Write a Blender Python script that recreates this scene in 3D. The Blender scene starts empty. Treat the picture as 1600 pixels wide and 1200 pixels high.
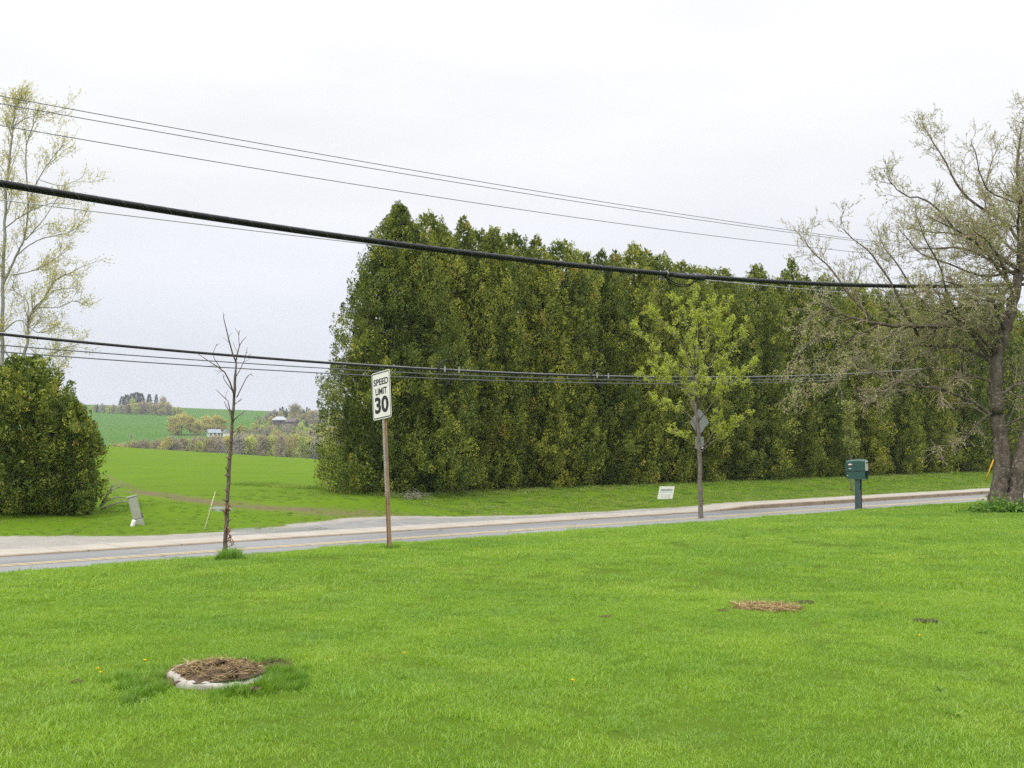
import bpy, math, random
import numpy as np
from mathutils import Vector, Matrix

# ------------------------------------------------------------------ camera / world / sun
scene = bpy.context.scene
COL = scene.collection
F, CX, CY, CAMZ = 1716.0, 800.0, 600.0, 1.7
PITCH = math.atan(90 / F)
cam_d = bpy.data.cameras.new('camera'); cam_d.sensor_width = 36.0; cam_d.lens = 36.0 * F / 1600.0
cam_d.clip_start = 0.1; cam_d.clip_end = 9000
cam = bpy.data.objects.new('camera', cam_d); COL.objects.link(cam)
cam.location = (0, 0, CAMZ); cam.rotation_euler = (math.pi / 2 + PITCH, 0, 0)
scene.camera = cam
scene.view_settings.view_transform = 'Standard'
scene.view_settings.look = 'None'
scene.view_settings.exposure = 0.6
scene.view_settings.gamma = 1.0
scene.view_settings.use_curve_mapping = False
scene.render.engine = 'CYCLES'
scene.cycles.max_bounces = 8
scene.cycles.transparent_max_bounces = 8
scene.cycles.use_denoising = False; scene.cycles.denoising_prefilter = 'NONE'

SUN_EL, SUN_AZ = math.radians(52), math.radians(215)     # azimuth clockwise from +Y: behind the camera, to its left
sun_d = bpy.data.lights.new('sun', 'SUN'); sun_d.energy = 1.3; sun_d.angle = math.radians(18); sun_d.color = (1.0, 0.95, 0.86)
sun = bpy.data.objects.new('sun', sun_d); COL.objects.link(sun)
_to_sun = Vector((math.sin(SUN_AZ) * math.cos(SUN_EL), math.cos(SUN_AZ) * math.cos(SUN_EL), math.sin(SUN_EL)))
sun.rotation_euler = _to_sun.to_track_quat('Z', 'Y').to_euler()
sun.location = (0, 0, 60)

world = bpy.data.worlds.new('World'); scene.world = world; world.use_nodes = True
def build_world():
    nt = world.node_tree; nt.nodes.clear(); N = nt.nodes.new; L = nt.links.new
    out = N('ShaderNodeOutputWorld'); bg = N('ShaderNodeBackground'); L(bg.outputs[0], out.inputs[0])
    sky = N('ShaderNodeTexSky'); sky.sky_type = 'NISHITA'; sky.sun_disc = False
    sky.sun_elevation = SUN_EL; sky.sun_rotation = SUN_AZ; sky.dust_density = 4.0
    tc = N('ShaderNodeTexCoord'); sep = N('ShaderNodeSeparateXYZ'); L(tc.outputs['Generated'], sep.inputs[0])
    # overcast deck: brighter towards the zenith, faint cloud texture
    ramp = N('ShaderNodeValToRGB'); L(sep.outputs['Z'], ramp.inputs[0])
    e = ramp.color_ramp.elements
    K = 0.4
    stops = [(0.0, (.50, .525, .575)), (.05, (.535, .556, .608)), (.11, (.572, .59, .64)), (.19, (.63, .638, .67)), (.27, (.675, .678, .69)),
             (.38, (.73, .73, .732)), (1.0, (2.35, 2.35, 2.35))]
    while len(e) < len(stops): e.new(0.5)
    for el, (p, c) in zip(e, stops): el.position = p; el.color = (c[0] * K, c[1] * K, c[2] * K, 1)
    mp = N('ShaderNodeMapping'); mp.inputs['Scale'].default_value = (1.6, 1.6, 7.0); L(tc.outputs['Generated'], mp.inputs[0])
    nz = N('ShaderNodeTexNoise'); nz.inputs['Scale'].default_value = 2.2; nz.inputs['Detail'].default_value = 5; L(mp.outputs[0], nz.inputs[0])
    mr = N('ShaderNodeMapRange'); mr.inputs[1].default_value = .3; mr.inputs[2].default_value = .7
    mr.inputs[3].default_value = .93; mr.inputs[4].default_value = 1.03; L(nz.outputs[0], mr.inputs[0])
    mul = N('ShaderNodeVectorMath'); mul.operation = 'SCALE'; L(ramp.outputs[0], mul.inputs[0]); L(mr.outputs[0], mul.inputs['Scale'])
    sc = N('ShaderNodeVectorMath'); sc.operation = 'SCALE'; sc.inputs['Scale'].default_value = 1 / K; L(mul.outputs[0], sc.inputs[0])
    sk = N('ShaderNodeVectorMath'); sk.operation = 'SCALE'; sk.inputs['Scale'].default_value = .1; L(sky.outputs[0], sk.inputs[0])
    mix = N('ShaderNodeMix'); mix.data_type = 'RGBA'; mix.inputs[0].default_value = .94
    L(sk.outputs[0], mix.inputs[6]); L(sc.outputs[0], mix.inputs[7])
    L(mix.outputs[2], bg.inputs[0]); bg.inputs[1].default_value = 1.0
build_world()

# ------------------------------------------------------------------ measuring
CP, SP = math.cos(PITCH), math.sin(PITCH)
UX, UY = 0.7631, 0.6463                        # direction of the road; s is the distance across it, t along it
YAW = math.atan2(UY, UX)
def ray(px, py):
    a, b = (px - CX) / F, (CY - py) / F
    d = CP - b * SP
    return a / d, (SP + b * CP) / d            # X and Z per metre of Y
def P(px, py, Y):
    a, b = ray(px, py); return Vector((a * Y, Y, CAMZ + b * Y))
def ts(x, y): return UX * x + UY * y, -UY * x + UX * y
def xy(t, s): return UX * t - UY * s, UY * t + UX * s
def at_s(px, s):                               # ground point on the view column px at distance s across
    a, _ = ray(px, 690); Y = s / (UX - UY * a); return a * Y, Y
def smooth(a, b, x):
    u = np.clip((x - a) / (b - a), 0, 1); return u * u * (3 - 2 * u)

def vnoise(x, y, seed=0):                      # smooth value noise on arrays
    x = np.asarray(x, float); y = np.asarray(y, float)
    xi, yi = np.floor(x), np.floor(y); fx, fy = x - xi, y - yi
    fx = fx * fx * (3 - 2 * fx); fy = fy * fy * (3 - 2 * fy)
    def h(a, b):
        v = np.sin(a * 127.1 + b * 311.7 + seed * 74.7) * 43758.5453
        return v - np.floor(v)
    return (h(xi, yi) * (1 - fx) + h(xi + 1, yi) * fx) * (1 - fy) + (h(xi, yi + 1) * (1 - fx) + h(xi + 1, yi + 1) * fx) * fy

ROAD_Z, S_NEAR, S_FAR, S_WALK = -1.0, 22.0, 27.45, 28.9
def kerb_h(t): return .035 + .125 * smooth(32.8, 36.5, np.asarray(t, float))
def lawn_z(t, s):
    drop = np.interp(s, [-100, 13.0, 14.2, 15.2, 16.2, 21.3, 22.0], [0, 0, -.015, -.05, -.12, -.98, -1.02])
    w = 1 - smooth(14, 20, s)
    return drop + w * (.05 * (vnoise(t / 3.1, s / 3.1, 1) - .5) + .025 * (vnoise(t / .9, s / .9, 2) - .5))
YT = np.array([40, 60, 100, 130, 150, 170, 200, 300, 430, 520, 560, 600, 900, 1100, 1300, 2200, 4000.])
ZT = np.array([-.45, -.05, .8, 1.15, 1.1, .6, -1.5, -9, -8, -2.0, .6, 4.0, 22.6, 36.0, 36, 12, -10.])
def far_z(x, y):
    z = sum(np.interp(y * k, YT, ZT) for k in np.linspace(.93, 1.07, 9)) / 9
    w = np.clip((y - 45) / 105, 0, 1) * (1 - smooth(190, 330, y))
    z = z - .061 * (np.clip(x, -110, 20) + 56) * w
    w2 = smooth(500, 1000, y) * (1 - smooth(1500, 2500, y))
    z = z - .033 * np.clip(x + .291 * y, -300, 400) * w2
    z = z + smooth(400, 700, y) * 2.2 * (vnoise(x / 190, y / 190, 5) - .5)
    return z
def field_z(t, s):
    x, y = xy(t, s)
    zb = np.interp(s, [28, 28.9, 30.5, 33, 36, 40, 60], [-.97, -.955, -.93, -.80, -.46, -.36, -.36])
    zb = zb + (kerb_h(t) - .035) * (1 - smooth(29, 34, s)) + .05 * (vnoise(t / 2.3, s / 1.7, 3) - .5) * smooth(30, 33, s)
    w = smooth(37, 52, s)
    z = zb * (1 - w) + far_z(x, np.maximum(y, 40)) * w
    # shallow tractor ruts
    return z
def gz(x, y):
    t, s = ts(np.asarray(x, float), np.asarray(y, float))
    z = np.where(s < S_NEAR, lawn_z(t, s), np.where(s < S_FAR, ROAD_Z, np.where(s < S_WALK, ROAD_Z + kerb_h(t), field_z(t, s))))
    return float(z) if np.ndim(z) == 0 else z
def on_ground(px, py, y0=4, y1=400):           # where the view ray of a pixel meets the ground
    a, b = ray(px, py); Y = np.linspace(y0, y1, 20000)
    d = CAMZ + b * Y - gz(a * Y, Y); k = int(np.argmax(d <= 0))
    return Vector((a * Y[k], Y[k], float(gz(a * Y[k], Y[k]))))

# ------------------------------------------------------------------ mesh helpers
def mesh_data(name, V, polys, mats, midx=None, rnd=None, smooth_=False, attrs=None):
    """polys: list of int arrays (M,k). midx / rnd: one value per polygon."""
    me = bpy.data.meshes.new(name)
    V = np.asarray(V, np.float32)
    me.vertices.add(len(V)); me.vertices.foreach_set('co', V.ravel())
    loops = np.concatenate([p.ravel() for p in polys]).astype(np.int32)
    sizes = np.concatenate([np.full(len(p), p.shape[1], np.int32) for p in polys])
    me.loops.add(len(loops)); me.loops.foreach_set('vertex_index', loops)
    starts = np.concatenate([[0], np.cumsum(sizes)[:-1]]).astype(np.int32)
    me.polygons.add(len(sizes)); me.polygons.foreach_set('loop_start', starts)
    for m in mats: me.materials.append(m)
    if midx is not None: me.polygons.foreach_set('material_index', np.asarray(midx, np.int32))
    me.polygons.foreach_set('use_smooth', np.full(len(sizes), bool(smooth_)))
    me.update(calc_edges=True)
    if rnd is not None:
        a = me.attributes.new('rnd', 'FLOAT', 'FACE'); a.data.foreach_set('value', np.asarray(rnd, np.float32))
    for k, v in (attrs or {}).items():
        a = me.attributes.new(k, 'FLOAT', 'POINT'); a.data.foreach_set('value', np.asarray(v, np.float32))
    me.validate()
    return me

class MB:
    def __init__(self): self.v = []; self.f = {}; self.n = 0; self.r = {}; self.m = {}
    def add(self, V, faces, rnd=None, mat=0):
        V = np.asarray(V, float).reshape(-1, 3); faces = np.asarray(faces, int)
        if faces.ndim == 1: faces = faces[None, :]
        k = faces.shape[1]
        self.v.append(V); self.f.setdefault(k, []).append(faces + self.n); self.n += len(V)
        self.r.setdefault(k, []).append(np.full(len(faces), .5) if rnd is None else np.broadcast_to(np.asarray(rnd, float), (len(faces),)))
        self.m.setdefault(k, []).append(np.full(len(faces), mat))
        return self
    def box(self, c, size, M=None, mat=0, rnd=None):
        h = np.array(size) / 2.0
        V = np.array([[x, y, z] for x in (-1, 1) for y in (-1, 1) for z in (-1, 1)]) * h + np.array(c)
        if M is not None: V = np.array([list(M @ Vector(p)) for p in V])
        return self.add(V, [[0, 1, 3, 2], [4, 6, 7, 5], [0, 4, 5, 1], [2, 3, 7, 6], [0, 2, 6, 4], [1, 5, 7, 3]], rnd, mat)
    def tube(self, pts, radii, sides=6, cap=True, mat=0, rnd=None):
        p = np.asarray(pts, float); n = len(p); r = np.broadcast_to(np.asarray(radii, float), (n,))
        tg = np.gradient(p, axis=0); tg /= np.linalg.norm(tg, axis=1)[:, None] + 1e-12
        ref = np.array([0, 0, 1.0]) if abs(tg[0][2]) < .9 else np.array([1.0, 0, 0])
        u = np.cross(tg, ref); nu = np.linalg.norm(u, axis=1)
        if nu.min() < .15:                      # turn the frame step by step where the fixed reference fails
            u[0] = np.cross(tg[0], ref)
            for i in range(1, n): u[i] = u[i - 1] - tg[i] * np.dot(u[i - 1], tg[i])
            nu = np.linalg.norm(u, axis=1)
        u /= nu[:, None] + 1e-12; w = np.cross(tg, u)
        a = np.arange(sides) * 2 * math.pi / sides
        V = p[:, None, :] + r[:, None, None] * (np.cos(a)[None, :, None] * u[:, None, :] + np.sin(a)[None, :, None] * w[:, None, :])
        i = np.arange(n - 1)[:, None] * sides; j = np.arange(sides)[None, :]; j2 = (j + 1) % sides
        q = np.stack([i + j, i + j2, i + sides + j2, i + sides + j], -1).reshape(-1, 4)
        self.add(V.reshape(-1, 3), q, rnd, mat)
        if cap:
            b = self.n - n * sides
            for ring in (list(range(sides))[::-1], [(n - 1) * sides + k for k in range(sides)]):
                self.f.setdefault(sides, []).append(np.array([ring]) + b)
                self.r.setdefault(sides, []).append(np.full(1, .5 if rnd is None else float(np.mean(rnd)))); self.m.setdefault(sides, []).append(np.full(1, mat))
        return self
    def lathe(self, prof, n=24, c=(0, 0, 0), M=None, mat=0):
        prof = np.array(prof, float); a = np.arange(n) * 2 * math.pi / n
        V = np.stack([np.outer(prof[:, 0], np.cos(a)), np.outer(prof[:, 0], np.sin(a)), np.repeat(prof[:, 1][:, None], n, 1)], -1).reshape(-1, 3) + np.array(c)
        if M is not None: V = np.array([list(M @ Vector(p)) for p in V])
        i = np.arange(len(prof) - 1)[:, None] * n; j = np.arange(n)[None, :]; j2 = (j + 1) % n
        return self.add(V, np.stack([i + j, i + j2, i + n + j2, i + n + j], -1).reshape(-1, 4), None, mat)
    def prism(self, outline, y0, y1, mat=0):    # outline in local x,z; extruded along y
        o = np.array(outline, float); n = len(o)
        V = np.concatenate([np.stack([o[:, 0], np.full(n, y0), o[:, 1]], -1), np.stack([o[:, 0], np.full(n, y1), o[:, 1]], -1)])
        j = np.arange(n); j2 = (j + 1) % n
        b = self.n; self.add(V, np.stack([j, j + n, j2 + n, j2], -1), None, mat)
        for ring in (list(range(n)), list(range(n, 2 * n))[::-1]):
            self.f.setdefault(n, []).append(np.array([ring]) + b); self.r.setdefault(n, []).append(np.full(1, .5)); self.m.setdefault(n, []).append(np.full(1, mat))
        return self
    def data(self, name, mats, smooth_=False, origin=(0, 0, 0)):
        V = np.concatenate(self.v) - np.array(origin)
        ks = list(self.f)
        return mesh_data(name, V, [np.concatenate(self.f[k]) for k in ks], mats,
                         np.concatenate([np.concatenate(self.m[k]) for k in ks]), np.concatenate([np.concatenate(self.r[k]) for k in ks]), smooth_)
    def build(self, name, mats, parent=None, smooth_=False, origin=(0, 0, 0)):
        if not isinstance(mats, (list, tuple)): mats = [mats]
        return link(name, self.data(name, mats, smooth_, origin), parent, origin if parent is None else None)

def link(name, me, parent=None, loc=None):
    o = bpy.data.objects.new(name, me); COL.objects.link(o)
    if parent is not None: o.parent = parent
    if loc is not None: o.location = loc
    return o
def thing(name, label, cat, loc=(0, 0, 0), rotz=0, group=None):
    o = bpy.data.objects.new(name, None); COL.objects.link(o); o.empty_display_size = .2
    o.location = loc; o.rotation_euler = (0, 0, rotz); return tag(o, label, cat, group)
def tag(o, label, cat, group=None, kind=None):
    o['label'] = label; o['category'] = cat
    if group: o['group'] = group
    if kind: o['kind'] = kind
    return o
def struct(o): o['kind'] = 'structure'; return o
def ordinal(n):
    words = 'first second third fourth fifth sixth seventh eighth ninth tenth eleventh twelfth thirteenth fourteenth fifteenth sixteenth seventeenth eighteenth nineteenth'.split()
    if n <= 19: return words[n - 1]
    if n >= 100: return 'hundred-and-' + ordinal(n - 100) if n > 100 else 'hundredth'
    tens = {2: 'twent', 3: 'thirt', 4: 'fort', 5: 'fift', 6: 'sixt', 7: 'sevent', 8: 'eight', 9: 'ninet'}[n // 10]
    return tens + 'ieth' if n % 10 == 0 else tens + 'y-' + words[n % 10 - 1]

# ------------------------------------------------------------------ materials
class NT:
    def __init__(self, name):
        self.m = bpy.data.materials.new(name); self.m.use_nodes = True
        self.t = self.m.node_tree; self.t.nodes.clear()
        self.out = self.N('ShaderNodeOutputMaterial')
    def N(self, k, **kw):
        n = self.t.nodes.new(k)
        for a, v in kw.items(): setattr(n, a, v)
        return n
    def L(self, a, b): self.t.links.new(a, b)
    def coord(self, kind='Object'): return self.N('ShaderNodeTexCoord').outputs[kind]
    def noise(self, vec, scale, detail=4, rough=.55, stretch=None):
        if stretch is not None:
            mp = self.N('ShaderNodeMapping'); mp.inputs['Scale'].default_value = stretch; self.L(vec, mp.inputs[0]); vec = mp.outputs[0]
        n = self.N('ShaderNodeTexNoise'); n.inputs['Scale'].default_value = scale; n.inputs['Detail'].default_value = detail; n.inputs['Roughness'].default_value = rough
        self.L(vec, n.inputs[0]); return n.outputs[0]
    def ramp(self, fac, stops):
        r = self.N('ShaderNodeValToRGB'); e = r.color_ramp.elements
        while len(e) < len(stops): e.new(.5)
        for el, (p, c) in zip(e, stops): el.position = p; el.color = tuple(c) + (1,)
        self.L(fac, r.inputs[0]); return r.outputs[0]
    def mix(self, fac, a, b, mode='MIX'):
        m = self.N('ShaderNodeMix', data_type='RGBA', blend_type=mode)
        for s, v in ((m.inputs[0], fac), (m.inputs[6], a), (m.inputs[7], b)):
            if hasattr(v, 'is_linked'): self.L(v, s)
            elif isinstance(v, (int, float)): s.default_value = v
            else: s.default_value = tuple(v) + (1,)
        return m.outputs[2]
    def math(self, op, a, b=0.0, c=None):
        m = self.N('ShaderNodeMath', operation=op)
        for s, v in zip(m.inputs, (a, b, c)):
            if v is None: continue
            if hasattr(v, 'is_linked'): self.L(v, s)
            else: s.default_value = v
        return m.outputs[0]
    def maprange(self, v, a, b, c, d):
        m = self.N('ShaderNodeMapRange'); self.L(v, m.inputs[0])
        for i, k in enumerate((a, b, c, d)): m.inputs[1 + i].default_value = k
        return m.outputs[0]
    def attr(self, name): return self.N('ShaderNodeAttribute', attribute_name=name).outputs['Fac']
    def bsdf(self, col, rough=.8, metal=0, spec=.3, bump=None, bstr=.3, bdist=.02):
        b = self.N('ShaderNodeBsdfPrincipled')
        for k, v in (('Base Color', col), ('Roughness', rough), ('Metallic', metal), ('Specular IOR Level', spec)):
            s = b.inputs[k]
            if hasattr(v, 'is_linked'): self.L(v, s)
            elif isinstance(v, (int, float)): s.default_value = v
            else: s.default_value = tuple(v) + (1,)
        if bump is not None:
            n = self.N('ShaderNodeBump'); n.inputs['Strength'].default_value = bstr; n.inputs['Distance'].default_value = bdist
            self.L(bump, n.inputs['Height']); self.L(n.outputs[0], b.inputs['Normal'])
        self.L(b.outputs[0], self.out.inputs[0]); return b
    def leaf(self, col, trans=.35, tint=(1.25, 1.2, .6), gloss=.03):
        d = self.N('ShaderNodeBsdfDiffuse'); t = self.N('ShaderNodeBsdfTranslucent')
        self.L(col, d.inputs[0]); self.L(self.mix(1.0, col, tint, 'MULTIPLY'), t.inputs[0])
        m = self.N('ShaderNodeMixShader'); m.inputs[0].default_value = trans; self.L(d.outputs[0], m.inputs[1]); self.L(t.outputs[0], m.inputs[2])
        g = self.N('ShaderNodeBsdfGlossy'); g.inputs['Roughness'].default_value = .45; g.inputs[0].default_value = (.8, .85, .9, 1)
        m2 = self.N('ShaderNodeMixShader'); m2.inputs[0].default_value = gloss; self.L(m.outputs[0], m2.inputs[1]); self.L(g.outputs[0], m2.inputs[2])
        self.L(m2.outputs[0], self.out.inputs[0])
    def objrnd(self): return self.N('ShaderNodeObjectInfo').outputs['Random']

def leaf_mat(name, stops, trans=.35, objvar=.25, gloss=.03, tint=(1.25, 1.2, .6)):
    n = NT(name)
    f = n.math('ADD', n.attr('rnd'), n.math('MULTIPLY', n.math('SUBTRACT', n.objrnd(), .5), objvar))
    n.leaf(n.ramp(f, stops), trans, tint, gloss); return n.m
def plain(name, col, rough=.6, metal=0, var=.15, scale=12, spec=.3, bump=0.0):
    n = NT(name); nz = n.noise(n.coord(), scale, 5)
    c = n.ramp(nz, [(.25, [k * (1 - var) for k in col]), (.75, [k * (1 + var) for k in col])])
    n.bsdf(c, rough, metal, spec, nz if bump else None, bump); return n.m
def bark_mat(name, dark, light, scale=14, zs=.25, lichen=None):
    n = NT(name); co = n.coord()
    nz = n.noise(co, scale, 7, .65, (1, 1, zs))
    c = n.ramp(nz, [(.32, dark), (.68, light)])
    if lichen is not None:
        l = n.maprange(n.noise(co, scale * 1.7, 5, .6), .56, .66, 0, .75); c = n.mix(l, c, lichen)
    n.bsdf(c, .9, 0, .2, nz, .9, .03); return n.m

def ground_grass(name, base, far_tint=None, soil=True):
    """grass ground; dirt / gravel attributes of the mesh lay bare earth and stones"""
    n = NT(name); co = n.coord()
    n1 = n.noise(co, .35, 4); n2 = n.noise(co, 9, 6, .7); n3 = n.noise(co, 55, 3, .7)
    n0 = n.noise(co, .05, 5, .6, (1, 2.2, 1))
    c = n.ramp(n1, [(.3, [k * .86 for k in base]), (.7, [base[0] * 1.2, base[1] * 1.1, base[2]])])
    c = n.mix(n.maprange(n2, .3, .7, 0, .5), c, [base[0] * .62, base[1] * .62, base[2] * .6])
    c = n.mix(n.maprange(n3, .4, .75, 0, .35), c, [base[0] * 1.5, base[1] * 1.25, base[2] * 1.3])
    c = n.mix(n.maprange(n0, .3, .7, 0, .55), c, [base[0] * 1.3, base[1] * 1.08, base[2] * 1.2]) if soil else n.mix(n.maprange(n.noise(co, .018, 5, .6), .35, .65, 0, .6), c, [base[0] * .78, base[1] * .9, base[2] * 1.15])
    if soil:
        d = n.math('ADD', n.attr('dirt'), n.math('MULTIPLY', n.math('SUBTRACT', n.noise(co, 2.6, 6, .7), .5), 1.3))
        earth = n.ramp(n2, [(.3, (.085, .068, .035)), (.7, (.165, .142, .078))])
        c = n.mix(n.maprange(d, .45, .85, 0, 1), c, earth)
        g = n.math('ADD', n.attr('gravel'), n.math('MULTIPLY', n.math('SUBTRACT', n.noise(co, 1.8, 6, .75), .5), 1.1))
        vo = n.N('ShaderNodeTexVoronoi'); vo.inputs['Scale'].default_value = 26; n.L(co, vo.inputs[0])
        st = n.mix(.45, n.ramp(n.noise(co, 1.1, 5, .7), [(.3, (.17, .155, .135)), (.7, (.29, .275, .25))]), n.ramp(vo.outputs['Distance'], [(.0, (.10, .095, .085)), (.6, (.36, .34, .31))]))
        c = n.mix(n.maprange(g, .42, .62, 0, 1), c, st)
        a = n.math('ADD', n.attr('apron'), n.math('MULTIPLY', n.math('SUBTRACT', n.noise(co, 1.4, 6, .75), .5), .8))
        aw = n.maprange(a, .45, .58, 0, 1)
        asph = n.ramp(n.noise(co, 2.2, 8, .7), [(.3, (.16, .16, .155)), (.7, (.26, .258, .25))])
        c = n.mix(aw, c, asph)
        wet = n.math('ADD', n.attr('wet'), n.math('MULTIPLY', n.math('SUBTRACT', n.noise(co, 1.1, 5, .7), .5), .9))
        ww = n.maprange(wet, .5, .58, 0, 1)
        c = n.mix(n.math('MULTIPLY', ww, .55), c, (.04, .042, .045))
        rough = n.maprange(ww, 0, 1, .9, .12)
        n.bsdf(c, rough, 0, n.maprange(ww, 0, 1, .03, .5), n3, .35, .03)
    else:
        n.bsdf(c, .9, 0, .0, n3, .4, .05)
    return n.m

M = {}
M['lawn'] = ground_grass('lawn_ground', (.062, .115, .012), soil=True)
M['field'] = ground_grass('field_ground', (.084, .160, .010))
M['hill'] = ground_grass('hill_ground', (.058, .134, .017), soil=False)

def grass_mat(name, stops, patch=.28):
    n = NT(name); oi = n.N('ShaderNodeObjectInfo')
    a = n.noise(oi.outputs['Location'], .45, 3, .6); b = n.noise(oi.outputs['Location'], 1.9, 3, .6)
    f = n.math('ADD', n.math('MULTIPLY', n.math('SUBTRACT', a, .12), 1.15), n.math('MULTIPLY', n.math('SUBTRACT', b, .12), .7))
    f = n.math('ADD', f, n.math('MULTIPLY', n.math('SUBTRACT', n.attr('rnd'), .5), .48))
    f = n.math('ADD', f, n.math('MULTIPLY', n.math('SUBTRACT', oi.outputs['Random'], .5), patch))
    cool = n.maprange(n.math('ADD', n.noise(oi.outputs['Location'], .85, 4, .65), n.math('MULTIPLY', n.math('SUBTRACT', oi.outputs['Random'], .5), .25)), .5, .68, 0, .55)
    dry = n.maprange(n.math('ADD', n.noise(oi.outputs['Location'], .62, 5, .7, (1, 1.7, 3)), n.math('MULTIPLY', n.math('SUBTRACT', oi.outputs['Random'], .5), .3)), .58, .8, 0, .5)
    c = n.mix(cool, n.ramp(n.math('SUBTRACT', f, .18), stops), (.135, .285, .055)); c = n.mix(dry, c, (.34, .41, .075))
    n.leaf(c, .4, (1.15, 1.15, .65), .035); return n.m
M['grass'] = grass_mat('lawn_blades', [(.05, (.142, .268, .026)), (.4, (.205, .36, .031)), (.62, (.262, .415, .036)), (.85, (.33, .465, .054)), (1.0, (.43, .47, .13))])
M['grass_verge'] = grass_mat('verge_blades', [(.1, (.10, .19, .016)), (.4, (.16, .265, .018)), (.65, (.225, .325, .028)), (.85, (.32, .36, .08)), (1.0, (.44, .40, .2))], .4)
M['grass_dark'] = grass_mat('clump_blades', [(.1, (.085, .19, .014)), (.5, (.145, .285, .018)), (.9, (.22, .36, .03))])
M['cedar'] = leaf_mat('cedar_foliage', [(.05, (.05, .085, .018)), (.35, (.128, .166, .028)), (.6, (.255, .285, .043)), (.82, (.39, .40, .062)), (.97, (.40, .27, .075))], .12, .22, .015)
M['cedar_bush'] = leaf_mat('cedar_bush_foliage', [(.05, (.055, .10, .02)), (.35, (.135, .182, .03)), (.6, (.25, .285, .042)), (.82, (.37, .37, .056)), (.97, (.42, .29, .08))], .12, .1, .015)
M['spring_leaf'] = leaf_mat('spring_leaves', [(.1, (.23, .31, .035)), (.5, (.38, .455, .058)), (.9, (.54, .58, .11))], .45, 0)
M['poplar_leaf'] = leaf_mat('poplar_leaves', [(.1, (.34, .35, .11)), (.5, (.48, .46, .17)), (.9, (.58, .50, .27))], .4, 0)
M['apple_leaf'] = leaf_mat('apple_buds', [(.1, (.18, .23, .06)), (.5, (.31, .36, .11)), (.85, (.44, .47, .20)), (1, (.48, .40, .28))], .3, 0)
M['sapling_leaf'] = leaf_mat('sapling_leaves', [(.1, (.15, .2, .03)), (.9, (.33, .36, .08))], .4, 0)
M['weed_leaf'] = leaf_mat('weed_leaves', [(.1, (.06, .15, .015)), (.6, (.13, .27, .03)), (.95, (.24, .36, .07))], .35, .2)
M['bark_apple'] = bark_mat('apple_bark', (.035, .028, .023), (.155, .125, .10), 9, .3, (.27, .26, .225))
M['bark_grey'] = bark_mat('grey_bark', (.07, .06, .048), (.21, .185, .155), 18, .3)
M['bark_poplar'] = bark_mat('poplar_bark', (.16, .155, .125), (.36, .35, .30), 10, .5)
M['bark_dead'] = bark_mat('dead_bark', (.055, .04, .032), (.19, .145, .115), 16, .35, (.24, .22, .19))
M['twig_apple'] = plain('apple_twigs', (.29, .225, .18), .9, var=.25); M['twig_grey'] = plain('grey_twigs', (.17, .14, .10), .9, var=.25); M['twig_poplar'] = plain('poplar_twigs', (.30, .285, .20), .9, var=.2)
M['bark_torn'] = plain('torn_bark', (.17, .085, .05), .9, var=.5, scale=30)
M['bark_cedar'] = bark_mat('cedar_bark', (.05, .038, .028), (.13, .10, .075), 14, .2)
M['dead_wood'] = plain('bleached_wood', (.30, .275, .24), .9, var=.3, scale=15)
for k, st in dict(
    yellow=[(.1, (0.260, 0.247, 0.065)), (.5, (0.442, 0.403, 0.111)), (.9, (0.598, 0.533, 0.182))],
    lime=[(.1, (0.221, 0.260, 0.058)), (.5, (0.377, 0.429, 0.098)), (.9, (0.546, 0.572, 0.156))],
    brown=[(.1, (0.195, 0.169, 0.117)), (.5, (0.325, 0.280, 0.195)), (.9, (0.455, 0.390, 0.260))],
    grey=[(.1, (0.182, 0.169, 0.163)), (.5, (0.299, 0.280, 0.260)), (.9, (0.416, 0.390, 0.351))],
    olive=[(.1, (0.195, 0.182, 0.072)), (.5, (0.325, 0.293, 0.104)), (.9, (0.455, 0.403, 0.169))],
    pine=[(.1, (0.026, 0.047, 0.029)), (.5, (0.049, 0.081, 0.047)), (.9, (0.091, 0.124, 0.065))]).items():
    M['far_' + k] = leaf_mat('far_%s_foliage' % k, st, .25, .35, .0, (1.1, 1.1, .8))

def asphalt():
    n = NT('road_asphalt'); co = n.coord()
    big = n.noise(co, .5, 5, .6, (.25, 1, 1)); fine = n.noise(co, 90, 2, .7); mid = n.noise(co, 5, 6, .7, (.3, 1, 1))
    c = n.ramp(big, [(.3, (.112, .115, .119)), (.7, (.205, .207, .21))])
    c = n.mix(n.maprange(mid, .35, .7, 0, .35), c, (.13, .135, .14))
    c = n.mix(n.maprange(fine, .35, .7, 0, .3), c, (.36, .36, .36))
    sep = n.N('ShaderNodeSeparateXYZ'); n.L(co, sep.inputs[0])
    # worn tyre paths along the lanes, seams of old repairs
    vo = n.N('ShaderNodeTexVoronoi', feature='DISTANCE_TO_EDGE'); vo.inputs['Scale'].default_value = .32
    mp = n.N('ShaderNodeMapping'); mp.inputs['Scale'].default_value = (.5, 1.3, 1); n.L(co, mp.inputs[0])
    ds = n.N('ShaderNodeVectorMath', operation='ADD'); n.L(mp.outputs[0], ds.inputs[0])
    nn = n.N('ShaderNodeTexNoise'); nn.inputs['Scale'].default_value = .8; nn.inputs['Detail'].default_value = 6; n.L(co, nn.inputs[0]); n.L(nn.outputs[1], ds.inputs[1]); n.L(ds.outputs[0], vo.inputs[0])
    crack = n.maprange(vo.outputs['Distance'], 0, .012, .8, 0)
    c = n.mix(crack, c, (.05, .05, .05))
    gut = n.maprange(n.math('ADD', sep.outputs[1], n.math('MULTIPLY', n.math('SUBTRACT', mid, .5), .5)), S_FAR - .55, S_FAR - .15, 0, .55)
    c = n.mix(gut, c, (.12, .105, .085))
    n.bsdf(c, n.maprange(big, .3, .7, .55, .8), 0, .35, fine, .25, .01); return n.m
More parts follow.
